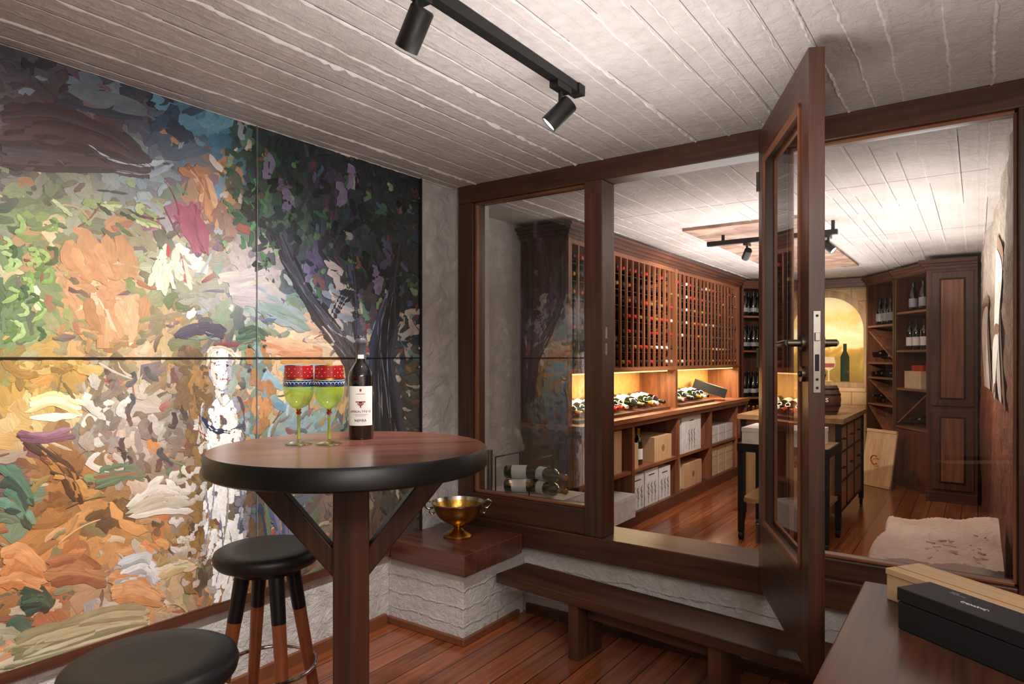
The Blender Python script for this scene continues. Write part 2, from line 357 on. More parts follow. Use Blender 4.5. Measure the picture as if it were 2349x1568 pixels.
# ------------------------------------------------------------ painting
def wall_from_px(u,v):
    a=(u-1174.5)/FPX; bb=(820-v)/FPX
    t=-XL/(0.5767-0.817*a); return ((0.817+0.5767*a)*t, H+bb*t)
def px_from_wall(y,z):
    dx,dy=XL,y; d=dx*Fv[0]+dy*Fv[1]; r=dx*Rv[0]+dy*Rv[1]
    d=max(d,0.3); return (1174.5+FPX*r/d, 820-FPX*(z-H)/d)
grid={
150:'4b4a54 55535c 4a4a52 454a50 3f4a55 4a5560 34424a 2c3a3e 2c3438 28302f 252b2b',
240:'6b6068 5a4a50 4a4853 4a4a58 3a4656 5f93ad 2e3a3e 26363a 2c3438 28302f 252b2b',
330:'5a3f42 5c4044 64484a 6a6a74 57657a 4f86a5 2c4038 263336 30383a 2a3030 252b2b',
420:'7d7a70 85806f 8d8a80 8f9a9c 93a3a8 b98a62 33503f 30423a 4d4a5e 2b3336 22292c',
510:'7f8a60 6f7a55 96967e 8a7f60 a06070 8a6a5a 43604a 4a6054 2e3940 38404a 2a3030',
600:'6a8050 a8845c b8845c 7a8560 b0b090 b9aa9a b8acac 3f4850 4a4a60 2f4038 2a3236',
690:'5f7848 7f8c58 b08058 c8a07c 807458 9a9a8a b9b5b8 829a94 4a5264 504a4a 2a3436',
780:'6a8054 989068 b08858 d0ac84 b09870 66605e 788a70 dcb898 dcc4a8 4a5a70 384050',
870:'b8944a ac8840 807050 b8aa90 a89470 9c7c58 90a09a ccac78 d0a468 4a5a6a 5f6050',
960:'c8a464 d8c088 a8a090 b8aca0 948a80 847464 948474 90a8b0 88a09a 66705c 504c48',
1050:'7a5038 9a6a40 a8805c b89c88 a08c78 847464 8c7c74 8490a0 7a8a90 6a6a60 504c48',
1140:'708a70 a06c3c 6a5038 a0784c a89888 847058 6a7a84 5f6c7c 8a7466 6a5f50 504c48',
1230:'a87448 b88048 c89058 c48c58 b08c60 947858 66708a 6a7a60 7a6a60 6a5a50 5a5048',
1320:'cc8850 b07450 ac8868 c4b8aa c4a480 887c68 a87850 8a6450 7a5a48 6a5a50 5a5048',
1410:'48604f ac6a48 cca27c dc9c6c b09c7c b88850 a07450 8a6450 7a5a48 6a5a50 5a5048',
1500:'bcb090 b4a882 c4b898 b89c74 b09470 a07858 a07450 8a6450 7a5a48 6a5a50 5a5048'}
rows=sorted(grid); G=np.array([[lin(h)[:3] for h in grid[r].split()] for r in rows])
def accents(u,v):
    if v<400 and u<480: return ['2c2c36','8a6a70','8fa5b8','3a2c30','5d6b7a']
    if v<700 and u>560: return ['16201f','1b2a26','4f4568','3f6048','648a5a','70383e','2c4a5a','141a20','443c5c','1a2a20']
    if v<820 and u<420: return ['a0b074','44583a','664058','985244','dcc09a','38403a','b47c48','5f7a48','4a4030','809450','e8d8b8']
    if v<820: return ['e0d0c0','a8b4bc','66507a','a04a44','e8dcd0','6a9486','38424e']
    if v<1010: return ['e8dcc8','7a6434','423a30','c88c44','665064','dcc48c','5a4a38','a08040','a04a3c','c8983f','6a5a44']
    if v<1200: return ['38302a','c8803c','d0c0a8','7a4a56','708a5a','4f3a2a','b49a50','a05034','80502c','5a4434']
    return ['d89058','d8c4a8','3a443f','9a4434','808a68','d0a478','6a4838','a8acb0','c87440','4f4030']
Y0,Y1,Z0,Z1=-0.55,2.605,0.385,CZ-0.004
V=[];Fa=[];C=[];UV=[]; cnt=[0]
def bilin(u,v):
    fu=min(max((u-30)/90,0),9.999); fv=min(max((v-150)/90,0),14.999); iu,iv=int(fu),int(fv); a,c=fu-iu,fv-iv
    return (G[iv,iu]*(1-a)+G[iv,iu+1]*a)*(1-c)+(G[iv+1,iu]*(1-a)+G[iv+1,iu+1]*a)*c
def emit_ribbon(pts,wid,col,rnd,jit=0.05,blend=0.0):
    cnt[0]+=1; xo=XL+0.019+cnt[0]*7e-7; n=len(pts); base=len(V)
    P=np.array(pts); T=np.gradient(P,axis=0); T/= (np.linalg.norm(T,axis=1,keepdims=True)+1e-9)
    N=np.stack([-T[:,1],T[:,0]],1); e0=rng.uniform(0.3,1.0); e1=rng.uniform(0.3,1.0)
    for i in range(n):
        s=i/(n-1); w=wid*0.5*min(1,e0+s*5,e1+(1-s)*4)
        if i in (0,n-1): w*=rng.uniform(0.4,1)
        w*=1+rng.normal(0,0.14)
        cc0=np.array(col)
        if blend>0:
            uu,vv=px_from_wall(P[i][0],P[i][1]); cc0=cc0*(1-blend*(0.4+s))+bilin(uu,vv)*blend*(0.4+s)
        for k in (-1,0,1):
            p=P[i]+N[i]*w*k+ (rng.normal(0,wid*0.07,2) if k else 0)
            V.append((xo+(0.0008 if k==0 else 0),min(max(p[0],Y0),Y1),min(max(p[1],Z0),Z1)))
            cc=np.clip(cc0*(1+rng.normal(0,jit)),0,1); C.append((*cc,1)); UV.append((s*2+rnd,k*0.5+rnd*13))
    for i in range(n-1):
        for k in (0,1):
            a=base+i*3+k; Fa.append((a,a+3,a+4,a+1))
def stroke(y,z,ang,L,Wd,col,curve,blend):
    n=8 if L>0.08 else 5
    pts=[];a=ang-curve/2; py,pz=y-math.cos(ang)*L/2,z-math.sin(ang)*L/2
    for i in range(n):
        pts.append((py,pz)); py+=math.cos(a)*L/(n-1); pz+=math.sin(a)*L/(n-1); a+=curve/(n-1)
    emit_ribbon(pts,Wd,col,rng.random(),0.05,blend)
def gridcol(u,v):
    iu=min(max(int(round((u-30)/90)),0),10); iv=min(max(int(round((v-150)/90)),0),15); return G[iv,iu]
def flow(y,z,u,v):
    f=1.3*math.sin(2.6*y+1.7*z+0.6)+0.9*math.sin(4.3*z-3.1*y+1.1)+0.7*math.sin(9*y+7*z)
    if v<420 and u<480: return -0.4+0.25*f
    if v<720 and u>520: return 1.2+f*1.1
    if v<820: return 0.5+f*1.0
    return 0.15+f*0.8
b=B(); b.box(XL,XL+0.018,Y0,Y1,Z0-0.0,Z1,'trimwood'); 
passes=[(1100,(0.25,0.5),(0.09,0.15),0.15,0.0,20,0.3),(1900,(0.12,0.34),(0.05,0.11),0.5,0.10,26,0.35),
        (2400,(0.06,0.20),(0.03,0.065),0.9,0.24,32,0.3),(1300,(0.03,0.09),(0.012,0.03),1.0,0.45,34,0.3),(260,(0.06,0.14),(0.005,0.010),0.8,0.6,36,0.2)]
for n,Lr,Wr,crv,pa,jit,bl in passes:
    for _ in range(n):
        y=rng.uniform(Y0,Y1); z=rng.uniform(Z0,Z1); u,v=px_from_wall(y,z)
        uu=u+rng.normal(0,jit); vv=v+rng.normal(0,jit); col=gridcol(uu,vv)
        if rng.random()<pa:
            col=np.array(lin(random.choice(accents(u,v)))[:3])*0.9+col*0.1
        ang=flow(y,z,u,v)+rng.normal(0,0.55)
        lf=0.6 if (v<720 and u>500) else 1.0
        stroke(y,z,ang,rng.uniform(*Lr)*lf,rng.uniform(*Wr)*(0.8 if lf<1 else 1),np.clip(col*(1+rng.normal(0,0.18)),0,1),rng.normal(0,crv*1.2),bl)
def pl(pts,w,c,rep=1,j=0,bl=0.12):
    for r in range(rep):
        P=[]
        q=[(x+rng.normal(0,j),y+rng.normal(0,j)) for x,y in pts]
        for i in range(len(q)-1):
            for s in np.linspace(0,1,5)[:-1]:
                P.append((q[i][0]*(1-s)+q[i+1][0]*s,q[i][1]*(1-s)+q[i+1][1]*s))
        P.append(q[-1]); Q=[wall_from_px(*p) for p in P]
        A=np.array(Q)
        for _ in range(2): A[1:-1]=(A[:-2]+A[1:-1]*2+A[2:])/4
        u0,v0=P[len(P)//2]; t=-XL/(0.5767-0.817*(u0-1174.5)/FPX)
        emit_ribbon([tuple(a) for a in A],w*t/FPX,lin(c)[:3],rng.random(),0.08,bl)
R_=random.choice
for k in range(16): pl([(0,262+k*8),(110,250+k*9),(240,300+k*6),(330,372+k*2)],24,R_(['4a3638','5c4446','6e5254','44302f','54464c']),1,8)
pl([(150,210),(230,228),(330,262)],40,'6f7b86'); pl([(120,235),(230,262),(320,275)],14,'3a4250')
pl([(195,330),(250,372),(320,385),(372,372)],12,'c8d0da',2,6); pl([(260,390),(330,402),(380,385)],9,'aeb4c8',2,5); pl([(200,350),(250,385)],8,'20242c')
pl([(380,260),(400,300),(430,325)],30,'2f3c4e',2,8); pl([(455,262),(485,300),(520,268)],22,'6fa6bc',3,8)
pl([(340,290),(380,270),(395,250)],24,'3a5068',2,5)
for k in range(7): pl([(410+k*8,370+k*6),(440+k*6,400+k*9),(460+k*4,450+k*8)],18,R_(['c08a60','b07850','d4a880','98603f']),1,10)
for k in range(8): pl([(400+k*6,475),(425+k*4,520),(440+k*3,575)],15,R_(['a05068','803850','b87888','984860']),1,9)
pl([(375,560),(378,590)],10,'c02848'); pl([(410,590),(420,650)],12,'b05868'); 
for k in range(8): pl([(360+k*9,590+rng.normal(0,10)),(340+k*10,620),(345+k*12,660)],15,R_(['dce4c8','cfd8b8','c8d0bc','9aae80']),1,11)
for k in range(26):
    u=rng.uniform(0,110); v=rng.uniform(470,760); pl([(u,v),(u+16,v+8),(u+14,v+26),(u-4,v+34)],10,R_(['7fa050','98b468','5a7a3a','a8c080','3a5530']),1,5)
for k in range(16):
    u=rng.uniform(110,330); v=rng.uniform(450,520); pl([(u,v),(u+18,v+8),(u+30,v+18)],10,R_(['8fa068','c0c898','5a7044','3f4a34']),1,6)
for k in range(9): pl([(150+k*18,560+rng.normal(0,18)),(165+k*17+rng.normal(0,10),595),(180+k*15,640)],30,R_(['b88050','c89060','a06a44','d8a878','7a5440']),1,12,0.3)
for k in range(8): pl([(190+k*15,680),(210+k*12,725),(235+k*10,780)],30,R_(['b88458','c8a078','a07044','dcc0a0']),1,12,0.3)
for k in range(26):
    u=rng.uniform(505,620); v=rng.uniform(320,600); pl([(u,v),(u+12,v+14),(u+4,v+28)],10,R_(['4a7a4c','5c9860','2f5a40','88a878']),1,5)
for k in range(60):
    u=rng.uniform(560,950); v=rng.uniform(300,620)
    if v<0.32*u+115: continue
    pl([(u,v),(u+rng.normal(8,14),v+14),(u+rng.normal(0,16),v+30)],16,R_(['141c1c','1a2826','222f3c','2a2834','0f1516']),1,5)
for k in range(60):
    u=rng.uniform(600,940); v=rng.uniform(330,720)
    if v<0.32*u+125: continue
    pl([(u,v),(u+rng.normal(6,10),v+8),(u+rng.normal(0,12),v+20)],10,R_(['5f8a5a','3f6a50','6a6088','486480','8aa478','7a5a4a','a8b0b0']),1,4)
for (u,v) in ((790,380),(765,420),(700,580),(715,560),(690,600),(880,560),(640,440),(850,620),(600,360)):
    pl([(u,v),(u+14,v+25),(u+2,v+50)],20,R_(['786c90','8a80a0','5a5078']),2,6)
# pale light behind the trunks, then the trunks
for k in range(12): pl([(745+rng.normal(0,14),600+k*14),(765,625+k*14),(790+rng.normal(0,10),640+k*14)],16,R_(['a8a4b0','c0b4b4','8a98a8','d8c0b0']),1,7)
for k in range(9): pl([(618+k*3,540),(650+k*3,620),(686+k*3,680),(728+k*4,740),(768+k*4,790),(792+k*4,835),(800+k*5,960)],17,R_(['2a2430','34303c','444454','1e1a1e','4a4448']),1,4)
for k in range(4): pl([(640+k*3,600),(690+k*3,680),(740+k*3,745),(790,820)],5,R_(['7888a0','98a0b0','6a6a80']),1,5)
for k in range(10): pl([(905,560),(892,660),(866+k*4,740),(846+k*4,820),(840+k*7,900),(845+k*9,1010)],17,R_(['26222a','302e3a','3f445c','1c181c','4a4a54']),1,6)
for k in range(4): pl([(895,640),(870,730),(858+k*8,840),(862+k*8,960)],5,R_(['6a7890','8a90a0','586880']),1,6)
for k in range(5): pl([(800,600),(812,690),(806,760),(815,860)],13,R_(['2a2630','181416','4a4a68']),1,6)
for k in range(5): pl([(640,560),(600,520),(560,470)],10,'1f1a1c',1,7); pl([(740,740),(780,680),(830,640)],10,'221f26',1,7)
for k in range(8): pl([(520,640+k*6),(600,620+k*9),(630,650+k*6)],26,R_(['b8acb0','c4b8bc','a8a0a4','d0c4b8']),1,10,0.3)
for k in range(6): pl([(580,660+k*9),(630,690+k*7),(690,730+k*5)],20,R_(['7a9a94','647e78','869e98','98a8b0']),1,7)
for k in range(6): pl([(600,770+k*6),(660,795+k*3),(725,804+k*2)],18,R_(['dca888','e0bc94','d08e68']),1,7)
for k in range(6): pl([(640,830+k*12),(690,836+k*11),(745,828+k*12)],16,R_(['dcac70','e8c890','cc9050','8ab0c0']),1,7)
pl([(395,770),(450,745),(512,760)],22,'443a52',2,6); pl([(480,790),(540,790),(575,785)],10,'803a44',1,4)
for k in range(8): pl([(540,760+k*5),(575,740+k*6),(600,770+k*3)],12,R_(['4a6a54','6a8a6a','385042']),1,6)
pl([(580,880),(610,870),(645,895)],22,'8cb0c4',2,5); pl([(600,905),(650,940)],16,'6a98b4',2,5)
for k in range(5): pl([(60,910+k*10),(120,895+k*12),(180,920+k*8)],14,R_(['f8ecc8','ecd898','f8f0dc']),1,6)
for k in range(10): pl([(0+k*18,840),(30+k*18,850),(60+k*18,845)],22,R_(['b48c40','a07834','ccac64','8a6830']),1,9)
for k in range(38):
    u=rng.uniform(190,400); v=rng.uniform(850,1110); pl([(u,v),(u+rng.normal(0,16),v+22),(u+rng.normal(10,20),v+rng.uniform(35,60))],rng.uniform(14,28),R_(['d8d4cc','c4bcb0','a89c90','d0b8a4','988c88','e4dcd0','7a6a60','8a7050']),1,6,0.25)
for k in range(16):
    u=rng.uniform(220,430); v=rng.uniform(830,1080); pl([(u,v),(u+5,v+16),(u+rng.normal(0,18),v+36)],12,R_(['3a3430','4a3838','6a4a44','464c50']),1,6)
# calmer, darker ground so the marble figure reads
for k in range(110):
    v=rng.uniform(780,1340); sd=R_((-1,1)); u=510+sd*rng.uniform(48,100)
    cs=['8a6c40','6a5434','9a7440','74563a','5a4a38'] if (sd<0 or v>1000) else ['c89058','a87848','6a8078','88a0a4','b07850']
    pl([(u,v),(u+rng.normal(0,10),v+20),(u+rng.normal(0,14),v+42)],22,R_(cs),1,4,0.1)
# marble figure with drapery
sil_=[(792,494,508),(806,476,522),(840,470,528),(866,474,524),(886,486,512),(905,482,518),(918,450,550),(945,436,564),(985,442,566),(1010,458,552),(1050,466,544),(1110,452,560),(1180,446,568),(1250,458,562),(1320,470,556),(1370,482,548)]
sv=[r[0] for r in sil_]; sl=[r[1] for r in sil_]; sr=[r[2] for r in sil_]
for k in range(260):
    v=rng.uniform(905,1360); l=np.interp(v,sv,sl)+4; r=np.interp(v,sv,sr)-4; s=rng.random(); u=l+(r-l)*s
    c=R_(['9c9aa6','b8b4b8','86828c']) if s>0.84 else (R_(['cfc8be','b8b0a8']) if s<0.14 else R_(['ffffff','f6f2ec','fffaf0','eceae6']))
    dx=rng.normal(6 if v<1010 else -4,8); pl([(u,v),(u+dx*0.5,v+11),(u+dx,v+rng.uniform(18,32))],rng.uniform(10,18),c,1,1.5,0.0)
for k in range(90):
    v=rng.uniform(800,900); l=np.interp(v,sv,sl)+4; r=np.interp(v,sv,sr)-4; s=rng.random(); u=l+(r-l)*s
    c='b0acb6' if s>0.84 else ('d8d0c4' if s<0.2 else R_(['ffffff','faf6f0','f4f0ec']))
    pl([(u,v-6),(u+1,v+2),(u,v+10)],8,c,1,1,0.0)
for k in range(8): pl([(466,838-k*4),(474,808-k),(499,795),(524,804),(534,824)],6,R_(['cbbca4','b8a484','ece4d4','988468']),1,3,0.0)
pl([(484,838),(498,836)],5,'3a3440',1,0,0); pl([(509,836),(521,839)],5,'3a3440',1,0,0); pl([(484,831),(499,828)],2.5,'7a7078',1,0,0); pl([(508,829),(521,831)],2.5,'7a7078',1,0,0)
pl([(505,838),(511,855),(502,861)],3.5,'9890a0',1,0,0); pl([(472,846),(476,866),(490,884)],6,'a8a4b0',1,0,0); pl([(497,870),(506,868),(515,870)],6,'b03030',1,0,0); pl([(488,890),(501,897),(514,890)],7,'8c8a98',2,1,0)
pl([(452,955),(478,985),(520,990)],9,'2f3450',2,3,0); pl([(444,985),(468,996)],8,'a04050',1,2,0); pl([(538,905),(552,935),(552,985)],7,'5a5460',2,2,0); pl([(520,985),(552,972)],8,'4a5060',1,2,0)
pl([(462,930),(452,960),(470,990)],5,'8c8896',2,2,0); pl([(490,915),(503,935),(520,915)],4,'9a96a2',1,1,0); pl([(470,1030),(500,1040),(545,1028)],6,'8a86a0',2,2,0)
for q in ((480,1060,1190),(512,1050,1240),(538,1080,1210),(495,1180,1330),(522,1210,1340),(466,1120,1260)): pl([(q[0],q[1]),(q[0]+8,(q[1]+q[2])/2),(q[0]-4,q[2])],6,R_(['9490a6','7a7890','a09890']),1,3,0)
for k in range(22):
    u=rng.uniform(380,432); v=rng.uniform(1060,1340); pl([(u,v),(u+12,v+10),(u+26,v+6)],14,R_(['e0d8d0','c8bcac','b0a498','ece4d8']),1,8,0.25)
for k in range(5): pl([(35,985+k*4),(90,1000+k*3),(160,985+k*4)],12,R_(['7a4a60','5a344a','946880']),1,4)
for k in range(9): pl([(60+k*8,1020+k*9),(130+k*6,1075+k*4),(160+k*4,1140)],15,R_(['b47c44','cc9858','7a5030','4a3424']),1,8)
for k in range(7): pl([(0,1060+k*16),(40,1085+k*14),(60,1140+k*12)],20,R_(['6a9078','56785f','90b098','384a40']),1,8)
for k in range(5): pl([(210,1080+k*7),(280,1065+k*8),(320,1085+k*4)],15,R_(['985038','b46c48','66785a']),1,5)
for k in range(7): pl([(290,1150+k*6),(370,1110+k*9),(430,1130+k*5)],16,R_(['e0d8cc','c4b8a4','a89c90']),1,7)
for k in range(7): pl([(0,1270+k*12),(40,1250+k*14),(95,1300+k*8)],26,R_(['d89468','dc9c68','c8804f']),1,8)
for k in range(6): pl([(100,1290+k*9),(170,1270+k*9),(225,1300+k*6)],24,R_(['b07450','985a3c','bc8058']),1,8)
for k in range(6): pl([(270,1290+k*9),(320,1270+k*10),(350,1310+k*6)],22,R_(['c8cacc','a8a6a6','e0dede']),1,8)
for k in range(5): pl([(360,1290+k*8),(410,1270+k*8),(440,1290)],18,R_(['e0ccaa','ccb07c','b4986c']),1,8)
for k in range(6): pl([(250,1330+k*8),(300,1320+k*8),(360,1350+k*5)],24,R_(['dca070','cc8c58']),1,8)
for k in range(12): pl([(20,1470+k*6),(120,1430+k*8),(250,1400+k*7),(330,1400+k*4)],22,R_(['bcb088','a89c78','ccc0a0','988c68','8a8460']),1,9)
for k in range(5): pl([(40,1360+k*9),(90,1345+k*8),(110,1380+k*5)],20,R_(['38503f','486850','2c3c33']),1,8)
for k in range(8): pl([(590+k*10,1140),(605+k*9,1220),(600+k*9,1290)],12,R_(['566488','6a8464','867c98','38405a','986048']),1,7)
me=bpy.data.meshes.new('brushwork'); me.from_pydata(V,[],Fa); me.materials.append(MATS['oil_paint'])
ca=me.color_attributes.new('Col','FLOAT_COLOR','POINT'); ca.data.foreach_set('color',np.array(C,dtype=np.float32).ravel())
uvl=me.uv_layers.new(name='UV'); li=np.zeros(len(me.loops),dtype=np.int32); me.loops.foreach_get('vertex_index',li)
uvl.data.foreach_set('uv',np.array(UV,dtype=np.float32)[li].ravel()); me.update()
xs=XL+0.033
b.box(XL,xs,Y0,Y1,H-0.0022,H+0.0022,'seam')
for yy in (1.624,0.64,-0.34): b.box(XL,xs,yy-0.0009,yy+0.0009,Z0,Z1,'label_grey')
b.box(XL,xs,Y1,Y1+0.010,Z0-0.03,Z1,'seam'); b.box(XL,xs,Y0,Y1+0.010,Z0-0.035,Z0,'cabwood')
for yy in (2.59,1.66,1.59,0.68): 
    for zz in (H+0.05,H-0.05,2.2,0.5): b.cyl((XL,yy,zz),(xs+0.001,yy,zz),0.006,'steel')
pa=b.done('mural_painting',loc=(0,0,0))
bw=bpy.data.objects.new('brushwork',me); S.collection.objects.link(bw); bw.parent=pa

# ------------------------------------------------------------ pedestal + bowl
b=B(); b.box(XL+0.001,-1.975,2.40,YP-0.001,0,0.33,'white_boardwall'); b.box(XL+0.001,-1.965,2.38,2.40,0,0.035,'trimwood'); b.box(-1.975,-1.955,2.38,YP-0.06,0,0.035,'trimwood')
b.box(XL+0.037,-1.945,2.375,YP-0.055,0.33,0.43,'tablewood'); b.done('masonry_pedestal',bevel=0.004)
b=B(); pr=[(0.075,0),(0.078,0.008),(0.068,0.018),(0.035,0.03),(0.022,0.045),(0.03,0.058),(0.06,0.072),(0.10,0.10),(0.122,0.135),(0.13,0.165),(0.138,0.172)]
b.lathe(pr,'gold',seg=48,cap1=False); b.lathe([(0.138,0.172),(0.141,0.178),(0.134,0.178),(0.126,0.160)],'silver_rim',seg=48,cap0=False,cap1=False)
b.lathe([(0.126,0.160),(0.116,0.135),(0.095,0.105),(0.055,0.082),(0.001,0.074)],'gold',seg=48,cap0=False,cap1=False)
for sg in (1,-1):
    b.tube([(sg*0.128,0,0.15),(sg*0.150,0,0.142),(sg*0.168,0,0.155),(sg*0.170,0,0.175),(sg*0.156,0,0.187),(sg*0.142,0,0.178)],0.006,'silver_rim',8)
    b.tube([(sg*0.12,0,0.125),(sg*0.135,0,0.115),(sg*0.147,0,0.125),(sg*0.142,0,0.14)],0.005,'silver_rim',8)
b.done('gold_footed_bowl',loc=(-2.19,2.62,0.431),rotz=math.radians(40))

# ------------------------------------------------------------ bench step
b=B(); b.box(0,1.5,0,0.235,0.25,0.295,'darkwood')
for x in (0.42,1.08): b.box(x,x+0.055,0.02,0.215,0,0.25,'darkwood',grain=2)
b.box(0.475,1.08,0.09,0.115,0.17,0.25,'darkwood')
b.done('step_bench',loc=(-1.925,2.59,0),rotz=math.radians(-5.7),bevel=0.004)

# ------------------------------------------------------------ bar table
TX,TY=-1.450,1.265
b=B(); R=0.384
b.lathe([(R-0.008,1.042),(R,1.048),(R,1.092),(R-0.007,1.1)],'black_satin',seg=96,cap1=False)
b.lathe([(R-0.007,1.1),(0.0005,1.1001)],'tablewood_x',seg=96,cap0=False,cap1=False)
b.box(-0.049,0.049,-0.049,0.049,0.03,1.042,'darkwood')
for k in range(3):
    M=Matrix.Rotation(k*math.pi/2,4,'Z')@Matrix.Translation((0,-0.03,0))
    b.prism([(0.045,0.735),(0.045,0.815),(0.225,1.042),(0.30,1.042)],'darkwood_z',M,0.06)
    M=Matrix.Rotation(k*math.pi/2,4,'Z'); b.box(0.05,0.30,-0.035,0.035,1.02,1.042,'darkwood',M=M)
b.box(-0.10,0.10,-0.10,0.10,0,0.03,'darkwood'); b.box(-0.06,0.06,-0.06,0.06,0.03,0.09,'darkwood')
b.done('round_bar_table',loc=(TX,TY,0),rotz=TH+0.22,bevel=0.004)

# ------------------------------------------------------------ stools
def stool(loc,rz):
    b=B(); pr=[(0.02,0.700),(0.135,0.700),(0.150,0.704),(0.160,0.716),(0.163,0.730),(0.158,0.744),(0.146,0.751),(0.10,0.7505),(0.05,0.747),(0.0005,0.746)]
    b.lathe(pr,'black_seat',seg=64)
    b.lathe([(0.105,0.68),(0.11,0.70)],'black_satin',seg=32)
    for k in range(4):
        a=k*math.pi/2+math.pi/4; c,s=math.cos(a),math.sin(a)
        top=Vector((0.075*c,0.075*s,0.69)); bot=Vector((0.195*c,0.195*s,0.0)); mid=top.lerp(bot,0.22)
        b.cyl(bot,mid,0.014,'stoolleg_z',0.021); b.cyl(mid,top,0.0215,'black_satin',0.024)
    n=40; rr=0.146
    b.tube([(rr*math.cos(2*math.pi*i/n),rr*math.sin(2*math.pi*i/n),0.375) for i in range(n)],0.007,'chrome',8,closed=True)
    b.done('bar_stool',loc=loc,rotz=rz)
stool((-1.838,1.262,0),0.5); stool((-1.347,0.66,0),0.2)

# ------------------------------------------------------------ bottles, goblets
BORD=[(0.036,0),(0.039,0.004),(0.039,0.19),(0.036,0.205),(0.026,0.222),(0.0165,0.236),(0.0150,0.25)]
def bottle(b,M,body='bottle_dark',cap='capsule_grey',label='label_white',seg=24,champ=False,lab=(0.045,0.135)):
    if champ: pr=[(0.038,0),(0.043,0.005),(0.043,0.15),(0.038,0.185),(0.026,0.225),(0.018,0.25)]
    else: pr=BORD
    b.lathe(pr,body,M,seg); r=pr[-1][0]; z=pr[-1][1]
    b.lathe([(r+0.0008,z-0.004),(r+0.0008,z+0.040),(r+0.0022,z+0.042),(r+0.0022,z+0.052),(r-0.001,z+0.058)],cap,M,seg)
    if label:
        R=(0.043 if champ else 0.039)+0.0006; b.lathe([(R,lab[0]),(R,lab[1])],label,M,seg,False,False)
b=B(); bottle(b,Matrix.Identity(4),cap='capsule_grey',label=None,seg=40)
def labelpatch(b,z0,z1,half,mat,R=0.0397,ang=-math.pi/2):
    n=24; vs=[]
    for i in range(n+1):
        a=ang-half+2*half*i/n
        vs+= [(R*math.cos(a),R*math.sin(a),z0),(R*math.cos(a),R*math.sin(a),z1)]
    fs=[(2*i,2*i+2,2*i+3,2*i+1) for i in range(n)]
    b.add(vs,fs,mat,True)
labelpatch(b,0.042,0.162,1.05,'label_white'); labelpatch(b,0.246,0.258,0.6,'label_white',0.0164)
labelpatch(b,0.107,0.110,0.25,'ink_red',0.0400); labelpatch(b,0.103,0.106,0.15,'ink_red',0.0400); labelpatch(b,0.111,0.115,0.12,'ink',0.0400); labelpatch(b,0.113,0.116,0.38,'ink_red',0.0400); labelpatch(b,0.097,0.103,0.05,'ink_red',0.04)
labelpatch(b,0.146,0.154,0.07,'ink_red',0.04); labelpatch(b,0.138,0.1395,0.35,'label_grey',0.04); labelpatch(b,0.0755,0.0763,0.6,'label_grey',0.04); labelpatch(b,0.0715,0.0722,0.4,'label_grey',0.04)
bot=b.done('wine_bottle',loc=(-1.562,1.401,1.1012),rotz=math.radians(46)); 
def curvetext(parent,body,z,size,mat,R=0.0402,center=-math.pi/2,sp=0.72):
    n=len(body); step=size*sp/R
    for i,ch in enumerate(body):
        a=center+(i-(n-1)/2)*step
        c=bpy.data.curves.new('letter','FONT'); c.body=ch; c.size=size; c.align_x='CENTER'; c.extrude=0.0002; c.materials.append(MATS[mat])
        o=bpy.data.objects.new('letter',c); S.collection.objects.link(o); o.parent=parent
        o.location=(R*math.cos(a),R*math.sin(a),z); o.rotation_euler=(math.pi/2,0,a+math.pi/2)
curvetext(bot,'APOCALYPSIS',0.083,0.0085,'ink_red'); curvetext(bot,'NEMEA',0.055,0.010,'ink'); 
def goblet(loc,rz):
    b=B()
    b.lathe([(0.037,0.0),(0.038,0.0015),(0.030,0.004),(0.008,0.008),(0.0045,0.015)],'goblet_clear',seg=40)
    b.lathe([(0.0372,0.0005),(0.0382,0.002)],'silver_rim',seg=40,cap0=False,cap1=False)
    b.lathe([(0.0045,0.015),(0.0042,0.05),(0.0048,0.085)],'goblet_stem',seg=16,cap0=False,cap1=False)
    b.lathe([(0.005,0.085),(0.0085,0.090),(0.005,0.095)],'goblet_red',seg=16); b.lathe([(0.005,0.095),(0.0075,0.098),(0.006,0.101)],'gold',seg=16)
    b.lathe([(0.006,0.101),(0.024,0.110),(0.036,0.127),(0.0415,0.147),(0.0422,0.166)],'goblet_lime',seg=48,cap0=False,cap1=False)
    b.lathe([(0.0422,0.166),(0.0418,0.186)],'goblet_blue',seg=48,cap0=False,cap1=False)
    b.lathe([(0.0418,0.186),(0.0414,0.1905)],'gold',seg=48,cap0=False,cap1=False)
    b.lathe([(0.0414,0.1905),(0.0395,0.226)],'goblet_red',seg=48,cap0=False,cap1=False); b.lathe([(0.0395,0.226),(0.0388,0.2275)],'gold',seg=48,cap0=False,cap1=False)
    for zz,m in ((0.1675,'gold'),(0.184,'label_white')): b.lathe([(0.0426,zz),(0.0426,zz+0.0015)],m,seg=48,cap0=False,cap1=False)
    pts=[]
    for i in range(240):
        a=2*math.pi*i/240; pts.append(((0.0426)*math.cos(a+0.06*math.sin(a*24)),(0.0426)*math.sin(a+0.06*math.sin(a*24)),0.176+0.004*math.cos(a*24)))
    b.tube(pts,0.0006,'white_print',5,closed=True)
    for row in range(3):
        for k in range(14):
            a=2*math.pi*(k+0.5*row)/14; z=0.197+row*0.010; r=0.0415-(z-0.19)*0.05
            b.cyl((r*math.cos(a),r*math.sin(a),z),((r+0.0009)*math.cos(a),(r+0.0009)*math.sin(a),z),0.0012,'capsule_white',seg=8)
    b.done('wine_goblet',loc=loc,rotz=rz)
goblet((-1.607,1.205,1.1008),0); goblet((-1.535,1.256,1.1008),0.6)

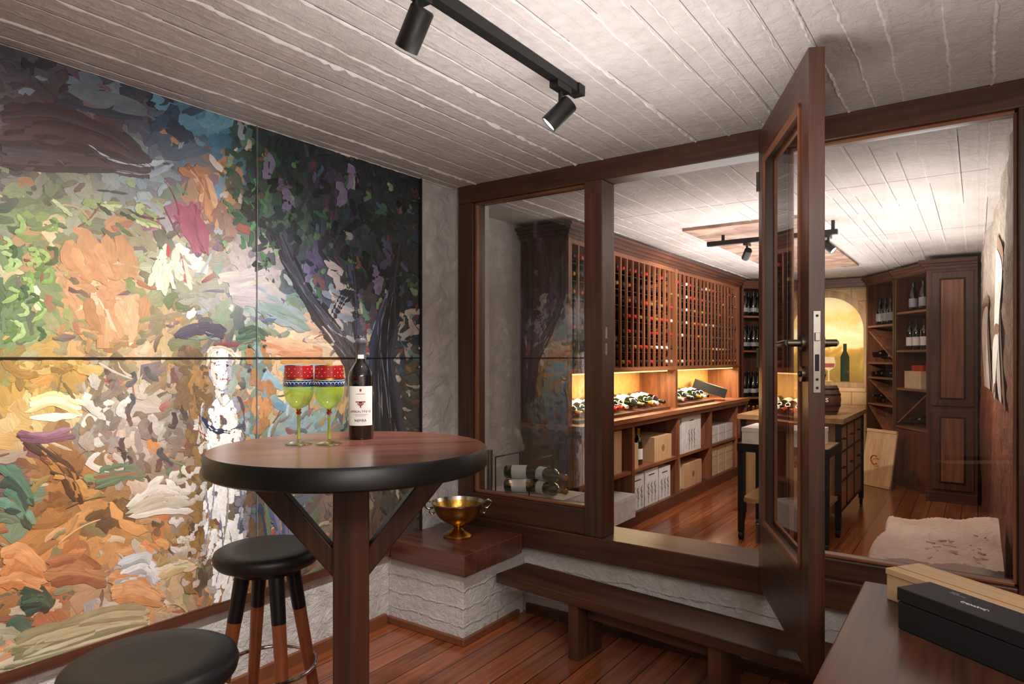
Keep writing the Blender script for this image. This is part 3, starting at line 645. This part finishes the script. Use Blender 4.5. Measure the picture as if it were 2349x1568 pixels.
# ------------------------------------------------------------ foreground counter + boxes
b=B()
b.box(-0.25,0.75,0.2,2.0,0.705,0.75,'darkwood',grain=1); 
for x,y in ((-0.2,0.25),(-0.2,1.9),(0.65,0.25),(0.65,1.9)): b.box(x,x+0.06,y,y+0.06,0,0.705,'darkwood')
b.box(-0.2,0.7,0.27,0.29,0.6,0.705,'darkwood'); b.box(-0.2,0.7,1.92,1.94,0.6,0.705,'darkwood'); b.box(-0.19,-0.17,0.3,1.9,0.6,0.705,'darkwood')
b.done('side_table',bevel=0.004)
rb=math.atan2(-0.607,0.874)
b=B(); b.box(0,0.42,0,0.11,0,0.062,'crate'); b.box(-0.002,0.422,-0.002,0.112,0.062,0.076,'crate'); b.box(0,0.42,0.03,0.034,0.0755,0.0768,'islandwood')
wb=b.done('wooden_wine_box',loc=(-0.185,1.88,0.751),rotz=rb,bevel=0.002)
b=B(); b.box(0,0.36,0,0.098,0,0.060,'black_box'); b.box(-0.0015,0.3615,-0.0015,0.0995,0.0615,0.091,'black_box')
kb=b.done('black_wine_box',loc=(-0.145,1.69,0.751),rotz=rb,bevel=0.002)
def squiggle(parent,x0,x1,y,z,h,mat,name='script_line'):
    bb=B(); n=60; pts=[(x0+(x1-x0)*i/n+0.35*h*math.sin(i*1.3),y+h*0.5*math.sin(i*0.9)*(1+0.5*math.sin(i*0.37)),z) for i in range(n+1)]
    bb.tube(pts,0.0005,mat,4); o=bb.done(name,loc=(0,0,0)); o.parent=parent
squiggle(kb,0.11,0.165,0.045,0.0912,0.008,'white_print')
for x0,x1,yy in ((0.065,0.08,0.080),(0.065,0.10,0.073)):
    squiggle(kb,x0,x1,yy,0.0912,0.003,'label_grey','small_print')

# ------------------------------------------------------------ track lights (front room)
def spot_head(b,base,aim,L=0.105,r=0.031,drop=0.075):
    base=Vector(base); d=(Vector(aim)-base).normalized()
    b.box(base.x-0.017,base.x+0.017,base.y-0.045,base.y+0.045,base.z-0.022,base.z,'black_track')
    b.cyl(base+Vector((0,0,-0.02)),base+Vector((0,0,-drop)),0.008,'black_track')
    c=base+Vector((0,0,-drop-0.02)); s=c-d*L*0.45; e=c+d*L*0.55
    M=Matrix.Translation(s)@d.to_track_quat('Z','Y').to_matrix().to_4x4()
    b.lathe([(r*0.9,0),(r,0.004),(r,L),(r-0.003,L),(r-0.004,L-0.006)],'black_track',M,32,True,False)
    b.lathe([(r-0.004,L-0.004),(0.0005,L-0.0045)],'lens',M,32,False,False)
    b.cyl(c+Vector((0,0,0.02)),c,0.012,'black_track')
    return e,d
def spot(name,e,d,power,size=1.2,blend=0.6,col=(1,0.95,0.9),rad=0.025):
    L=bpy.data.lights.new(name,'SPOT'); L.energy=power; L.spot_size=size; L.spot_blend=blend; L.color=col; L.shadow_soft_size=rad
    o=bpy.data.objects.new(name,L); S.collection.objects.link(o); o.location=Vector(e)+Vector(d)*0.012; o.rotation_euler=Vector(d).to_track_quat('-Z','Y').to_euler()
def area(name,loc,rot,sx,sy,power,col=(1,0.95,0.9)):
    L=bpy.data.lights.new(name,'AREA'); L.shape='RECTANGLE'; L.size=sx; L.size_y=sy; L.energy=power; L.color=col
    o=bpy.data.objects.new(name,L); S.collection.objects.link(o); o.location=loc; o.rotation_euler=rot; return o
b=B(); b.box(-1.178,-1.142,0.2,2.06,CZ-0.034,CZ-0.001,'black_track'); b.box(-1.182,-1.138,2.02,2.062,CZ-0.036,CZ-0.001,'black_track')
sp1=[]
for y,aim,pw in ((1.22,(XL,1.38,0.65),62),(1.93,(XL,1.20,0.85),80),(0.6,(XL,0.35,1.1),62)):
    e,d=spot_head(b,(-1.16,y,CZ-0.034),aim); sp1.append((e,d,pw))
b.done('ceiling_track_light',bevel=0.001)
for i,(e,d,pw) in enumerate(sp1): spot('track_spot_lamp.%03d'%i,e,d,pw,1.75,0.95)

# ------------------------------------------------------------ cellar: left rack cabinet
XU,XW,XB=-2.35,-2.25,-2.74
b=B(); YA,YM,YE=4.0,6.03,8.06
b.box(XB+0.005,XW,YA,YE,0.0,0.10,'cabwood'); b.box(XB+0.005,XW+0.03,YA-0.02,YE,0.84,0.875,'rackwood'); b.box(XB+0.005,XW+0.015,YA-0.01,YE,0.80,0.84,'cabwood')
b.box(XB+0.005,XB+0.02,YA,YE,0.1,2.2,'rack_back')
b.box(XB+0.02,XW-0.01,YA,YE,0.42,0.445,'rackwood')
for y in (YA,4.85,5.83,6.74,7.64,YE-0.045): b.box(XB+0.02,XW,y,y+0.045,0.1,0.84,'rackwood')
b.box(XB+0.02,XB+0.03,YA,YE,0.875,1.25,'niche_back')
for y in (YA,YM-0.025,YE-0.05): b.box(XB+0.02,XU+0.01,y,y+0.05,0.875,2.2,'rackwood')
b.box(XB+0.02,XU+0.012,YA,YE,1.235,1.27,'rackwood'); b.box(XB+0.02,XU,YA,YE,2.16,2.2,'rackwood')
for k,(dx,z0,z1) in enumerate(((0.02,2.195,2.215),(0.04,2.215,2.24),(0.065,2.24,2.265),(0.09,2.265,2.285))): b.box(XB+0.005,XU+dx,YA-dx,YE,z0,z1,'cabwood')
b.box(XB+0.005,XU,YA-0.012,YA,0.0,2.2,'cabwood',grain=2)
for z0,z1 in ((0.12,0.78),(1.0,2.1)):
    b.box(XB+0.06,XU-0.05,YA-0.022,YA-0.012,z0,z1,'cabwood',grain=2)
ncol=17; nrow=7
for bay0,bay1 in ((YA+0.05,YM-0.025),(YM+0.025,YE-0.05)):
    st=(bay1-bay0)/ncol
    for i in range(1,ncol): b.box(XU-0.02,XU,bay0+i*st-0.009,bay0+i*st+0.009,1.27,2.16,'rackwood')
    for i in range(ncol):
        for r in range(nrow+1):
            z=1.27+0.89*r/nrow
            if 0<r<nrow: b.box(XU-0.06,XU-0.035,bay0+i*st,bay0+(i+1)*st,z-0.003,z+0.003,'cabwood')
b.done('wine_rack_cabinet',loc=(0,0,0))
b=B()
for bay0,bay1 in ((YA+0.05,YM-0.025),(YM+0.025,YE-0.05)):
    st=(bay1-bay0)/ncol
    for i in range(ncol):
        for r in range(nrow):
            if rng.random()<0.12: continue
            z=1.27+0.89*r/nrow+0.045; y=bay0+(i+0.5)*st
            M=Matrix.Translation((-2.655,y,z))@Matrix.Rotation(math.pi/2,4,'Y')
            cap=random.choice(['capsule_red','capsule_red','capsule_black','capsule_black','capsule_gold','capsule_white','capsule_black'])
            b.lathe([(0.036,0),(0.037,0.19),(0.015,0.24)],'bottle_dark',M,10); b.lathe([(0.0155,0.238),(0.0155,0.30),(0.013,0.303)],cap,M,10)
b.done('stored_wine_bottles',loc=(0,0,0))
b=B()
for y in [4.25,4.4,4.52,4.66,4.8,4.95,5.07,5.2,5.33,5.5,5.62,5.74, 6.2,6.33,6.46,6.58,6.72,6.85,6.98]:
    M=Matrix.Translation((-2.60+rng.normal(0,0.01),y,1.0))@Matrix.Rotation(rng.normal(-0.35,0.12),4,'Z')@Matrix.Rotation(math.radians(100),4,'Y')
    bottle(b,M,random.choice(['bottle_dark','bottle_green']),random.choice(['capsule_red','capsule_black','capsule_white','capsule_gold']),'label_white',16)
for ya,yb in ((4.12,5.85),(6.1,7.1)):
    b.box(-2.68,-2.46,ya,yb,0.876,0.945,'cabwood'); b.box(-2.46,-2.33,ya,yb,0.876,0.90,'cabwood')
b.done('reclining_wine_bottles',loc=(0,0,0))
b=B(); M=Matrix.Translation((-2.48,7.35,1.0))@Matrix.Rotation(0.35,4,'Z')@Matrix.Rotation(math.radians(18),4,'Y'); b.box(-0.17,0.19,-0.14,0.14,-0.04,0.06,'black_box',M=M); b.box(0.19,0.191,-0.1,0.1,0,0.02,'label_grey',M=M); b.done('black_gift_box')
b=B(); b.box(-2.42,-2.40,4.1,5.95,1.222,1.234,'led'); b.box(-2.42,-2.40,6.1,7.98,1.222,1.234,'led'); b.done('niche_led_strip')
for k,yc in enumerate((5.0,7.05)): area('niche_led_lamp.%03d'%k,(-2.45,yc,1.218),(0,math.radians(12),0),0.05,1.8,18,(1,0.76,0.42))
def tree_marks(b,x,yc,z0,h):
    for t in range(3):
        y=yc+(t-1)*0.07
        pts=[(x,y,z0),(x,y+0.01,z0+h*0.5),(x,y-0.005,z0+h)]; b.tube(pts,0.0022,'ink',4)
        for q in range(5):
            zz=z0+h*(0.3+0.15*q); s=(-1)**q; b.tube([(x,y,zz),(x,y+s*0.022,zz+0.03)],0.0015,'ink',4)
def carton(name,x0,x1,y0,y1,z0,z1,mat,marks=None):
    b=B(); b.box(x0,x1,y0,y1,z0,z1-0.003 if marks=='lid' else z1,mat,grain=2 if mat=='crate' else None)
    if marks=='tree': tree_marks(b,x1+0.001,(y0+y1)/2,z0+0.02,(z1-z0)*0.55); b.box(x1,x1+0.001,(y0+y1)/2-0.06,(y0+y1)/2+0.06,z1-0.05,z1-0.042,'ink'); b.box(x0+0.02,x1-0.05,y0-0.001,y0,z1-0.06,z1-0.05,'label_grey')
    if marks=='disc': b.cyl((x1,(y0+y1)/2,(z0+z1)/2),(x1+0.001,(y0+y1)/2,(z0+z1)/2),0.03,'islandwood_z')
    if marks=='lid': b.box(x0-0.003,x1+0.003,y0-0.003,y1+0.003,z1-0.03,z1,mat,grain=1)
    return b.done(name)
carton('white_wine_carton',-2.62,-2.28,4.90,5.14,0.101,0.39,'white_carton','tree'); carton('white_wine_carton',-2.62,-2.28,5.16,5.44,0.101,0.40,'white_carton','tree'); carton('white_wine_carton',-2.62,-2.28,5.46,5.72,0.101,0.38,'white_carton','tree')
carton('white_wine_carton',-2.62,-2.27,5.98,6.5,0.446,0.79,'white_carton','tree'); carton('white_wine_carton',-2.62,-2.3,5.90,6.02,0.101,0.40,'white_carton')
carton('wooden_wine_crate',-2.62,-2.28,6.08,6.55,0.101,0.33,'crate','disc')
carton('wooden_wine_crate',-2.62,-2.28,5.36,5.75,0.446,0.66,'crate','disc'); carton('wooden_wine_crate',-2.62,-2.28,4.91,5.03,0.446,0.65,'crate')
for y in (4.12,4.28,4.44,4.6): carton('wooden_wine_crate',-2.62,-2.29,y,y+0.14,0.446,0.78,'crate')
carton('white_wine_carton',-2.62,-2.20,4.28,4.80,0.101,0.28,'white_carton','lid')
for zz in (0.101,0.20,0.30,): 
    for yy in (6.86,7.12,7.38): carton('cream_carton',-2.6,-2.29,yy,yy+0.24,zz,zz+0.095,'cream_carton')
for zz in (0.446,0.53): 
    for yy in (6.86,7.12,7.38): carton('cream_carton',-2.6,-2.29,yy,yy+0.24,zz,zz+0.08,'white_carton')
b=B(); bottle(b,Matrix.Translation((-2.36,5.2,0.446)),'bottle_green','capsule_gold','label_white',24); b.done('green_wine_bottle')

def shelf_unit(name,p0,p1,depth,shelves,z1=2.22,z0=0.0,door=None,xdiag=(),mat='cabwood',side=0.03):
    p0=Vector((*p0,0));p1=Vector((*p1,0)); L=(p1-p0).length; rz=math.atan2(p1.y-p0.y,p1.x-p0.x)
    b=B(); b.box(0,side,0,depth,z0,z1,mat); b.box(L-side,L,0,depth,z0,z1,mat); b.box(0,L,depth-0.015,depth,z0,z1,mat)
    b.box(0,L,0,depth,z1-0.03,z1,mat); b.box(0,L,0,depth,z0,z0+0.08,mat)
    for z in shelves: b.box(side,L-side,0.005,depth,z-0.022,z,'rackwood')
    for dx,a,c in ((0.02,z1-0.02,z1+0.01),(0.04,z1+0.01,z1+0.035),(0.06,z1+0.035,z1+0.06)): b.box(0,L,-dx,depth,a,c,mat)
    for (za,zb2,dirn) in xdiag:
        q=[(side,za),(side+0.03,za),(L-side,zb2),(L-side-0.03,zb2)] if dirn>0 else [(L-side-0.03,za),(L-side,za),(side+0.03,zb2),(side,zb2)]
        b.prism(q,'rackwood_z',Matrix.Translation((0,0.01,0)),depth-0.03)
    if door: b.box(side,L-side,0.0,0.02,door[0],door[1],mat,grain=2)
    return b.done(name,loc=(p0.x,p0.y,0),rotz=rz),L,rz,p0
o,L,rz,p0=shelf_unit('corner_bottle_shelf',(-2.34,8.14),(-2.05,8.46),0.30,(0.45,0.87,1.44,1.86))
def onunit(p0,rz,x,y,z): return Matrix.Translation(p0)@Matrix.Rotation(rz,4,'Z')@Matrix.Translation((x,y,z))
b=B()
for z in (0.451,0.871,1.441,1.861):
    for i in range(3):
        for j in range(2): bottle(b,onunit(p0,rz,0.09+i*0.12,0.08+0.1*j,z),'bottle_dark','capsule_black' if z>0.8 else 'capsule_gold','label_grey' if z>0.8 else 'label_white',18,True,(0.05,0.10))
b.done('champagne_bottles')
o,L1,rz1,q1=shelf_unit('diagonal_wine_shelf',(-1.07,8.72),(-0.74,8.2),0.34,(0.83,1.13,1.30,1.72),door=(0.08,0.5),xdiag=((1.34,1.66,-1),(0.86,1.10,-1),(0.4,0.8,-1)))
o,L2,rz2,q2=shelf_unit('diagonal_wine_shelf',(-0.73,8.15),(-0.40,7.64),0.34,(0.63,1.03,1.43,1.83),door=(0.08,0.6),xdiag=((0.66,0.98,1),))
b=B()
for x in (0.12,0.24,0.36,0.48): bottle(b,onunit(q1,rz1,x,0.10,1.721),'bottle_dark','capsule_black','label_grey',18,True)
for x in (0.12,0.24,0.38): bottle(b,onunit(q2,rz2,x,0.10,1.431),'bottle_dark','capsule_black','label_white',18)
for x in (0.18,0.36): bottle(b,onunit(q2,rz2,x,0.10,1.831),'bottle_dark','capsule_black','label_grey',18,True)
for (q,r,x,z) in ((q1,rz1,0.12,1.135),(q1,rz1,0.24,1.135),(q1,rz1,0.37,1.135),(q1,rz1,0.17,0.875),(q1,rz1,0.40,0.835),(q2,rz2,0.3,0.675),(q1,rz1,0.14,1.36)):
    bottle(b,onunit(q,r,x,0.30,z+0.04)@Matrix.Rotation(math.pi/2,4,'X'),'bottle_dark','capsule_black','label_white',14)
b.done('shelved_wine_bottles')
b=B(); M=onunit(q2,rz2,0.1,0.05,1.031); b.box(0,0.3,0,0.2,0,0.18,'cream_carton',M=M); b.box(0.1,0.3,0.02,0.15,0.18,0.24,'capsule_red',M=M); b.done('small_gift_cartons')
b=B(); x0,x1,yf=-0.395,0.0,7.38
b.box(x0,x1,yf,yf+0.21,0.0,2.2,'cabwood',grain=2)
for dx,a,c in ((0.02,2.18,2.21),(0.04,2.21,2.235),(0.065,2.235,2.27)): b.box(x0-dx,x1,yf-dx,yf+0.21,a,c,'cabwood')
b.box(x0-0.01,x1,yf-0.012,yf,0,0.09,'cabwood')
for z0,z1 in ((0.12,0.86),(0.90,2.15)):
    b.box(x0+0.04,x1-0.03,yf-0.02,yf,z0,z1,'cabwood',grain=2); b.box(x0+0.10,x1-0.09,yf-0.026,yf-0.018,z0+0.06,z1-0.06,'rack_back'); b.box(x0+0.115,x1-0.105,yf-0.034,yf-0.024,z0+0.075,z1-0.075,'rackwood',grain=2)
b.done('tall_panelled_cabinet',bevel=0.003)
b=B(); b.box(-2.1,-1.05,8.78,8.9,2.2,2.27,'cabwood'); b.box(-2.1,-1.05,8.74,8.9,2.24,2.29,'cabwood'); b.done('trim_cornice')
def arch(xc,half,z0,zs,n=24,asp=1.0):
    pts=[(xc-half,z0),(xc+half,z0)]
    for i in range(n+1):
        a=math.pi*i/n; pts.append((xc+half*math.cos(a),zs+asp*half*math.sin(a)))
    return pts
b=B()
b.prism(arch(0,0.47,-0.04,0.68),'islandwood_z',Matrix.Translation((0,-0.004,0)),0.004); b.prism(arch(0,0.40,0.02,0.66),'arch_scene',Matrix.Translation((0,-0.007,0)),0.003)
sil=[(-0.035,0),(0.035,0),(0.035,0.30),(0.014,0.37),(0.014,0.46),(-0.014,0.46),(-0.014,0.37),(-0.035,0.30)]
b.prism([(x*1.4+0.20,z+0.03) for x,z in sil],'bottle_green',Matrix.Translation((0,-0.009,0)),0.002)
gl=[(-0.045,0),(0.045,0),(0.006,0.012),(0.006,0.13),(0.05,0.17),(0.06,0.23),(0.045,0.30),(-0.045,0.30),(-0.06,0.23),(-0.05,0.17),(-0.006,0.13),(-0.006,0.012)]
b.prism([(x*1.3+0.02,z+0.03) for x,z in gl],'cream_carton',Matrix.Translation((0,-0.009,0)),0.002)
b.prism([(x*1.2+0.02,z+0.03) for x,z in ((-0.05,0.17),(0.05,0.17),(0.058,0.22),(-0.058,0.22))],'ink_red',Matrix.Translation((0,-0.011,0)),0.002)
b.done('arch_wall_mural',loc=(-1.52,8.895,1.03))
# arches painted on the right wall (draped onto the rough surface)
b=B()
def drape(poly,mat,lift):
    n=len(poly); cx=sum(p[0] for p in poly)/n; cz=sum(p[1] for p in poly)/n; vs=[];fs=[]; rings=10
    for q in range(rings+1):
        s=q/rings
        for (py,pz) in poly:
            y=cx+(py-cx)*s; z=cz+(pz-cz)*s; vs.append((wx_(y,z)-0.010-lift,y,z))
    for q in range(rings):
        for i in range(n):
            j=(i+1)%n; fs.append((q*n+i,q*n+j,(q+1)*n+j,(q+1)*n+i))
    b.add(vs,fs,mat,True)
for yc,half,z0,zs in ((4.75,0.62,1.12,1.42),):
    drape(arch(yc,half+0.09,z0-0.03,zs,asp=0.9),'mural_tan',0.0); drape(arch(yc,half,z0,zs,asp=0.9),'mural_white',0.003)
    drape(arch(yc,half*0.62,z0,zs-0.14,asp=0.7),'mural_tan',0.006); drape(arch(yc,half*0.5,z0,zs-0.15,asp=0.7),'mural_white',0.009)
    drape(arch(yc+1.5,0.45,z0,zs,asp=0.9),'mural_tan',0.003); drape(arch(yc+1.5,0.36,z0,zs,asp=0.9),'mural_white',0.006)
o=b.done('painted_arches',loc=(0,0,0)); o.parent=rwall
b=B(); b.box(-1.80,-1.0,4.75,7.6,CZ-0.022,CZ-0.001,'panel_paint'); b.done('painted_ceiling_panel')
b=B(); b.box(-1.72,-0.8,5.06,5.10,CZ-0.10,CZ-0.065,'black_track')
b.cyl((-0.83,5.08,CZ-0.07),(-0.83,5.08,CZ-0.0005),0.012,'black_track')
b.cyl((-1.6,5.08,CZ-0.07),(-1.6,5.08,CZ-0.021),0.012,'black_track')
hs=[]
for x,aim,pw in ((-1.42,(-2.3,6.4,1.2),125),(-1.14,(-1.5,8.8,1.55),620),(-0.86,(0.1,4.9,1.3),55)):
    e,d=spot_head(b,(x,5.08,CZ-0.10),aim,0.09,0.028,0.06); hs.append((e,d,pw))
b.done('cellar_ceiling_track_light')
for i,(e,d,pw) in enumerate(hs): spot('cellar_spot_lamp.%03d'%i,e,d,pw,(2.2,0.42,2.2)[i],0.8,(1,0.92,0.84) if i!=1 else (1,0.88,0.68))

# ------------------------------------------------------------ island, cart, crates
b=B(); x0,x1,y0,y1=-1.62,-0.86,5.6,6.85
b.box(x0+0.02,x1-0.02,y0+0.02,y1-0.02,0.14,0.84,'islandwood',grain=2); b.box(x0-0.02,x1+0.02,y0-0.02,y1+0.02,0.84,0.88,'islandwood')
for x in (x0,x1-0.04):
    for y in (y0,y1-0.04): b.box(x,x+0.04,y,y+0.04,0.06,0.84,'dark_metal'); b.cyl((x+0.01,y+0.02,0.035),(x+0.03,y+0.02,0.035),0.035,'dark_metal')
for y in (y0+0.4,y0+0.8): b.box(x1-0.022,x1-0.012,y-0.004,y+0.004,0.14,0.84,'dark_metal')
for z in (0.14,0.37,0.60,0.80): b.box(x1-0.022,x1-0.010,y0,y1,z,z+0.012,'dark_metal')
for y in (y0+0.2,y0+0.6,y0+1.0):
    for z in (0.48,0.71): b.tube([(x1-0.02,y-0.04,z),(x1+0.01,y-0.04,z),(x1+0.01,y+0.04,z),(x1-0.02,y+0.04,z)],0.006,'dark_metal',6)
b.done('industrial_island_cabinet',bevel=0.003)
b=B(); x0,x1,y0,y1=-1.46,-0.84,4.98,5.5
b.box(x0,x1,y0,y1,0.67,0.71,'islandwood')
b.box(x0-0.005,x1+0.005,y0-0.005,y0+0.01,0.655,0.715,'dark_metal'); b.box(x0-0.005,x0+0.01,y0,y1,0.655,0.715,'dark_metal'); b.box(x1-0.01,x1+0.005,y0,y1,0.655,0.715,'dark_metal')
for x in (x0,x1-0.04):
    for y in (y0,y1-0.04): b.box(x,x+0.04,y,y+0.04,0.06,0.67,'dark_metal'); b.cyl((x+0.005,y+0.02,0.03),(x+0.035,y+0.02,0.03),0.03,'dark_metal')
b.box(x0+0.02,x1-0.02,y0+0.02,y1-0.02,0.28,0.31,'islandwood')
b.done('serving_cart',bevel=0.002)
carton('white_storage_box',-1.44,-0.92,5.02,5.42,0.711,0.83,'white_carton','lid')
carton('wooden_wine_crate',-1.2,-0.95,5.05,5.4,0.311,0.56,'crate','disc')
b=B(); M=Matrix.Translation((-1.06,6.0,0.881))
b.lathe([(0.11,0),(0.135,0.07),(0.14,0.12),(0.135,0.17),(0.11,0.24)],'cabwood_z',M,28)
for z,r in ((0.03,0.121),(0.075,0.137),(0.165,0.137),(0.21,0.122)): b.lathe([(r+0.001,z-0.008),(r+0.001,z+0.008)],'dark_metal',M,28,False,False)
br_=b.done('small_wine_barrel')
text(br_,'re is',(-1.05,5.858,0.99),(math.pi/2,0,0),0.07,'label_white')
b=B(); b.lathe([(0.03,0),(0.004,0.006),(0.004,0.09),(0.03,0.11),(0.04,0.15),(0.033,0.20)],'goblet_clear',Matrix.Translation((-1.3,5.75,0.881)),24,True,False); b.done('stemmed_wine_glass')
b=B(); M=Matrix.Rotation(math.radians(-10),4,'X')
b.box(0,0.36,0,0.018,0,0.60,'crate',M=M,grain=2); b.box(0,0.36,-0.008,0,0.0,0.03,'crate',M=M); b.box(0,0.36,-0.008,0,0.57,0.60,'crate',M=M)
b.tube([(0.18+0.045*math.cos(a),-0.002,0.28+0.045*math.sin(a)) for a in np.linspace(0.9,5.4,16)],0.006,'capsule_red',6)
b.done('wooden_crate_lid',loc=(-1.03,7.93,0.003),rotz=math.radians(-35))

# ------------------------------------------------------------ earth bank behind right glazing
b=B(); n=60; vs=[];fs=[]
xa,xb_,ya,yb=-0.385,0.083,3.13,4.06
for i in range(n+1):
    for j in range(n+1):
        s=i/n;t=j/n; x=xa+(xb_-xa)*s; y=ya+(yb-ya)*t
        z=0.505+0.006*math.sin(x*30+y*11)+max(-0.004,min(0.004,rng.normal(0,0.0018)))+0.04*s+0.01*math.sin(y*5+x*9)
        if i==0 or j==n: z-=0.02
        vs.append((x+0.010*(1-s)*math.sin(y*9),y+0.01*math.sin(x*13),z))
for i in range(n):
    for j in range(n): a=i*(n+1)+j; fs.append((a,a+n+1,a+n+2,a+1))
b.add(vs,fs,'earth',True)
def skirt(idx):
    o=len(b.v); k=b.mi('earth'); m=len(idx)
    for q in idx: p=b.v[q]; b.v.append(p.copy()); b.v.append(Vector((p.x,p.y,0)))
    for q in range(m-1): b.f.append([o+2*q,o+2*q+1,o+2*q+3,o+2*q+2]); b.m.append(k); b.sm.append(False)
skirt([j for j in range(n+1)]); skirt([i*(n+1)+n for i in range(n+1)]); skirt([i*(n+1) for i in range(n+1)])
for q in range(16):
    x=rng.uniform(xa+0.2,xb_-0.04); y=rng.uniform(ya+0.05,yb-0.4); s=rng.uniform(0.004,0.010)
    M=Matrix.Translation((x,y,0.512+0.04*(x-xa)/(xb_-xa)))@Matrix.Rotation(rng.uniform(0,3),4,'Z')
    b.box(-s*1.8,s*1.8,-s*0.7,s*0.7,-s*0.6,s*0.5,'earth',M=M)
b.done('rock_ledge',loc=(0,0,0))
b=B(); b.box(-2.44,-1.9,3.12,3.45,0.0,0.55,'white_plaster'); b.done('masonry_ledge')
b=B()
for i,(x,z) in enumerate(((-2.24,0.592),(-2.10,0.592),(-2.24,0.672),(-2.10,0.672))):
    bottle(b,Matrix.Translation((x-0.06,3.19+0.09*(i%2),z))@Matrix.Rotation(math.radians(20-40*(i%2)),4,'Z')@Matrix.Rotation(math.radians(88),4,'Y'),'bottle_green','capsule_gold' if i%2 else 'capsule_black','label_white',16)
for x in (-2.34,-2.10):
    b.tube([(x,3.145,0.551),(x,3.145,0.76),(x,3.40,0.76),(x,3.40,0.551)],0.005,'dark_metal',6)
b.done('metal_bottle_rack')
b=B(); b.cyl((-2.38,3.14,0.551),(-2.38,3.14,0.80),0.018,'steel'); b.done('steel_canister')

# ------------------------------------------------------------ room lighting
UP=(math.pi,0,0)
area('front_room_up_fill',(0.95,0.1,1.3),UP,0.9,1.4,48,(1,0.96,0.94))  # added fill with no fixture, brightens the front ceiling from out of view
area('front_room_up_fill.001',(-0.9,1.6,1.6),UP,0.5,1.0,11,(1,0.97,0.95))  # added fill hanging in air, makes the bright ceiling patch near the track
area('front_room_down_fill',(1.05,-0.2,CZ-0.02),(0,0,0),0.7,1.0,34,(1,0.95,0.9))  # added soft downward fill, unseen, kept clear of the glass reflections
area('front_room_down_fill.001',(1.0,-1.0,CZ-0.02),(0,0,0),0.7,0.7,30,(1,0.95,0.9))  # second unseen fill added behind the camera
area('cellar_up_fill',(-1.4,5.9,1.75),UP,1.2,3.6,44,(1,0.95,0.91))  # added fill floating mid-room to lift the cellar ceiling, no fixture
area('cellar_up_fill.001',(-0.3,5.2,1.75),UP,0.5,2.6,17,(1,0.95,0.91))  # added fill for the right part of the cellar ceiling, no fixture
W_=bpy.data.worlds.new('world'); S.world=W_; W_.use_nodes=True; W_.node_tree.nodes['Background'].inputs[0].default_value=(0.5,0.48,0.46,1); W_.node_tree.nodes['Background'].inputs[1].default_value=0.3
# ------------------------------------------------------------ camera
cd=bpy.data.cameras.new('camera'); cd.sensor_width=36; cd.lens=FPX/2349*36; cd.shift_y=36/2349; cd.clip_start=0.02
co_=bpy.data.objects.new('camera',cd); S.collection.objects.link(co_); co_.location=(0,0,H); co_.rotation_euler=(math.pi/2,0,TH); S.camera=co_
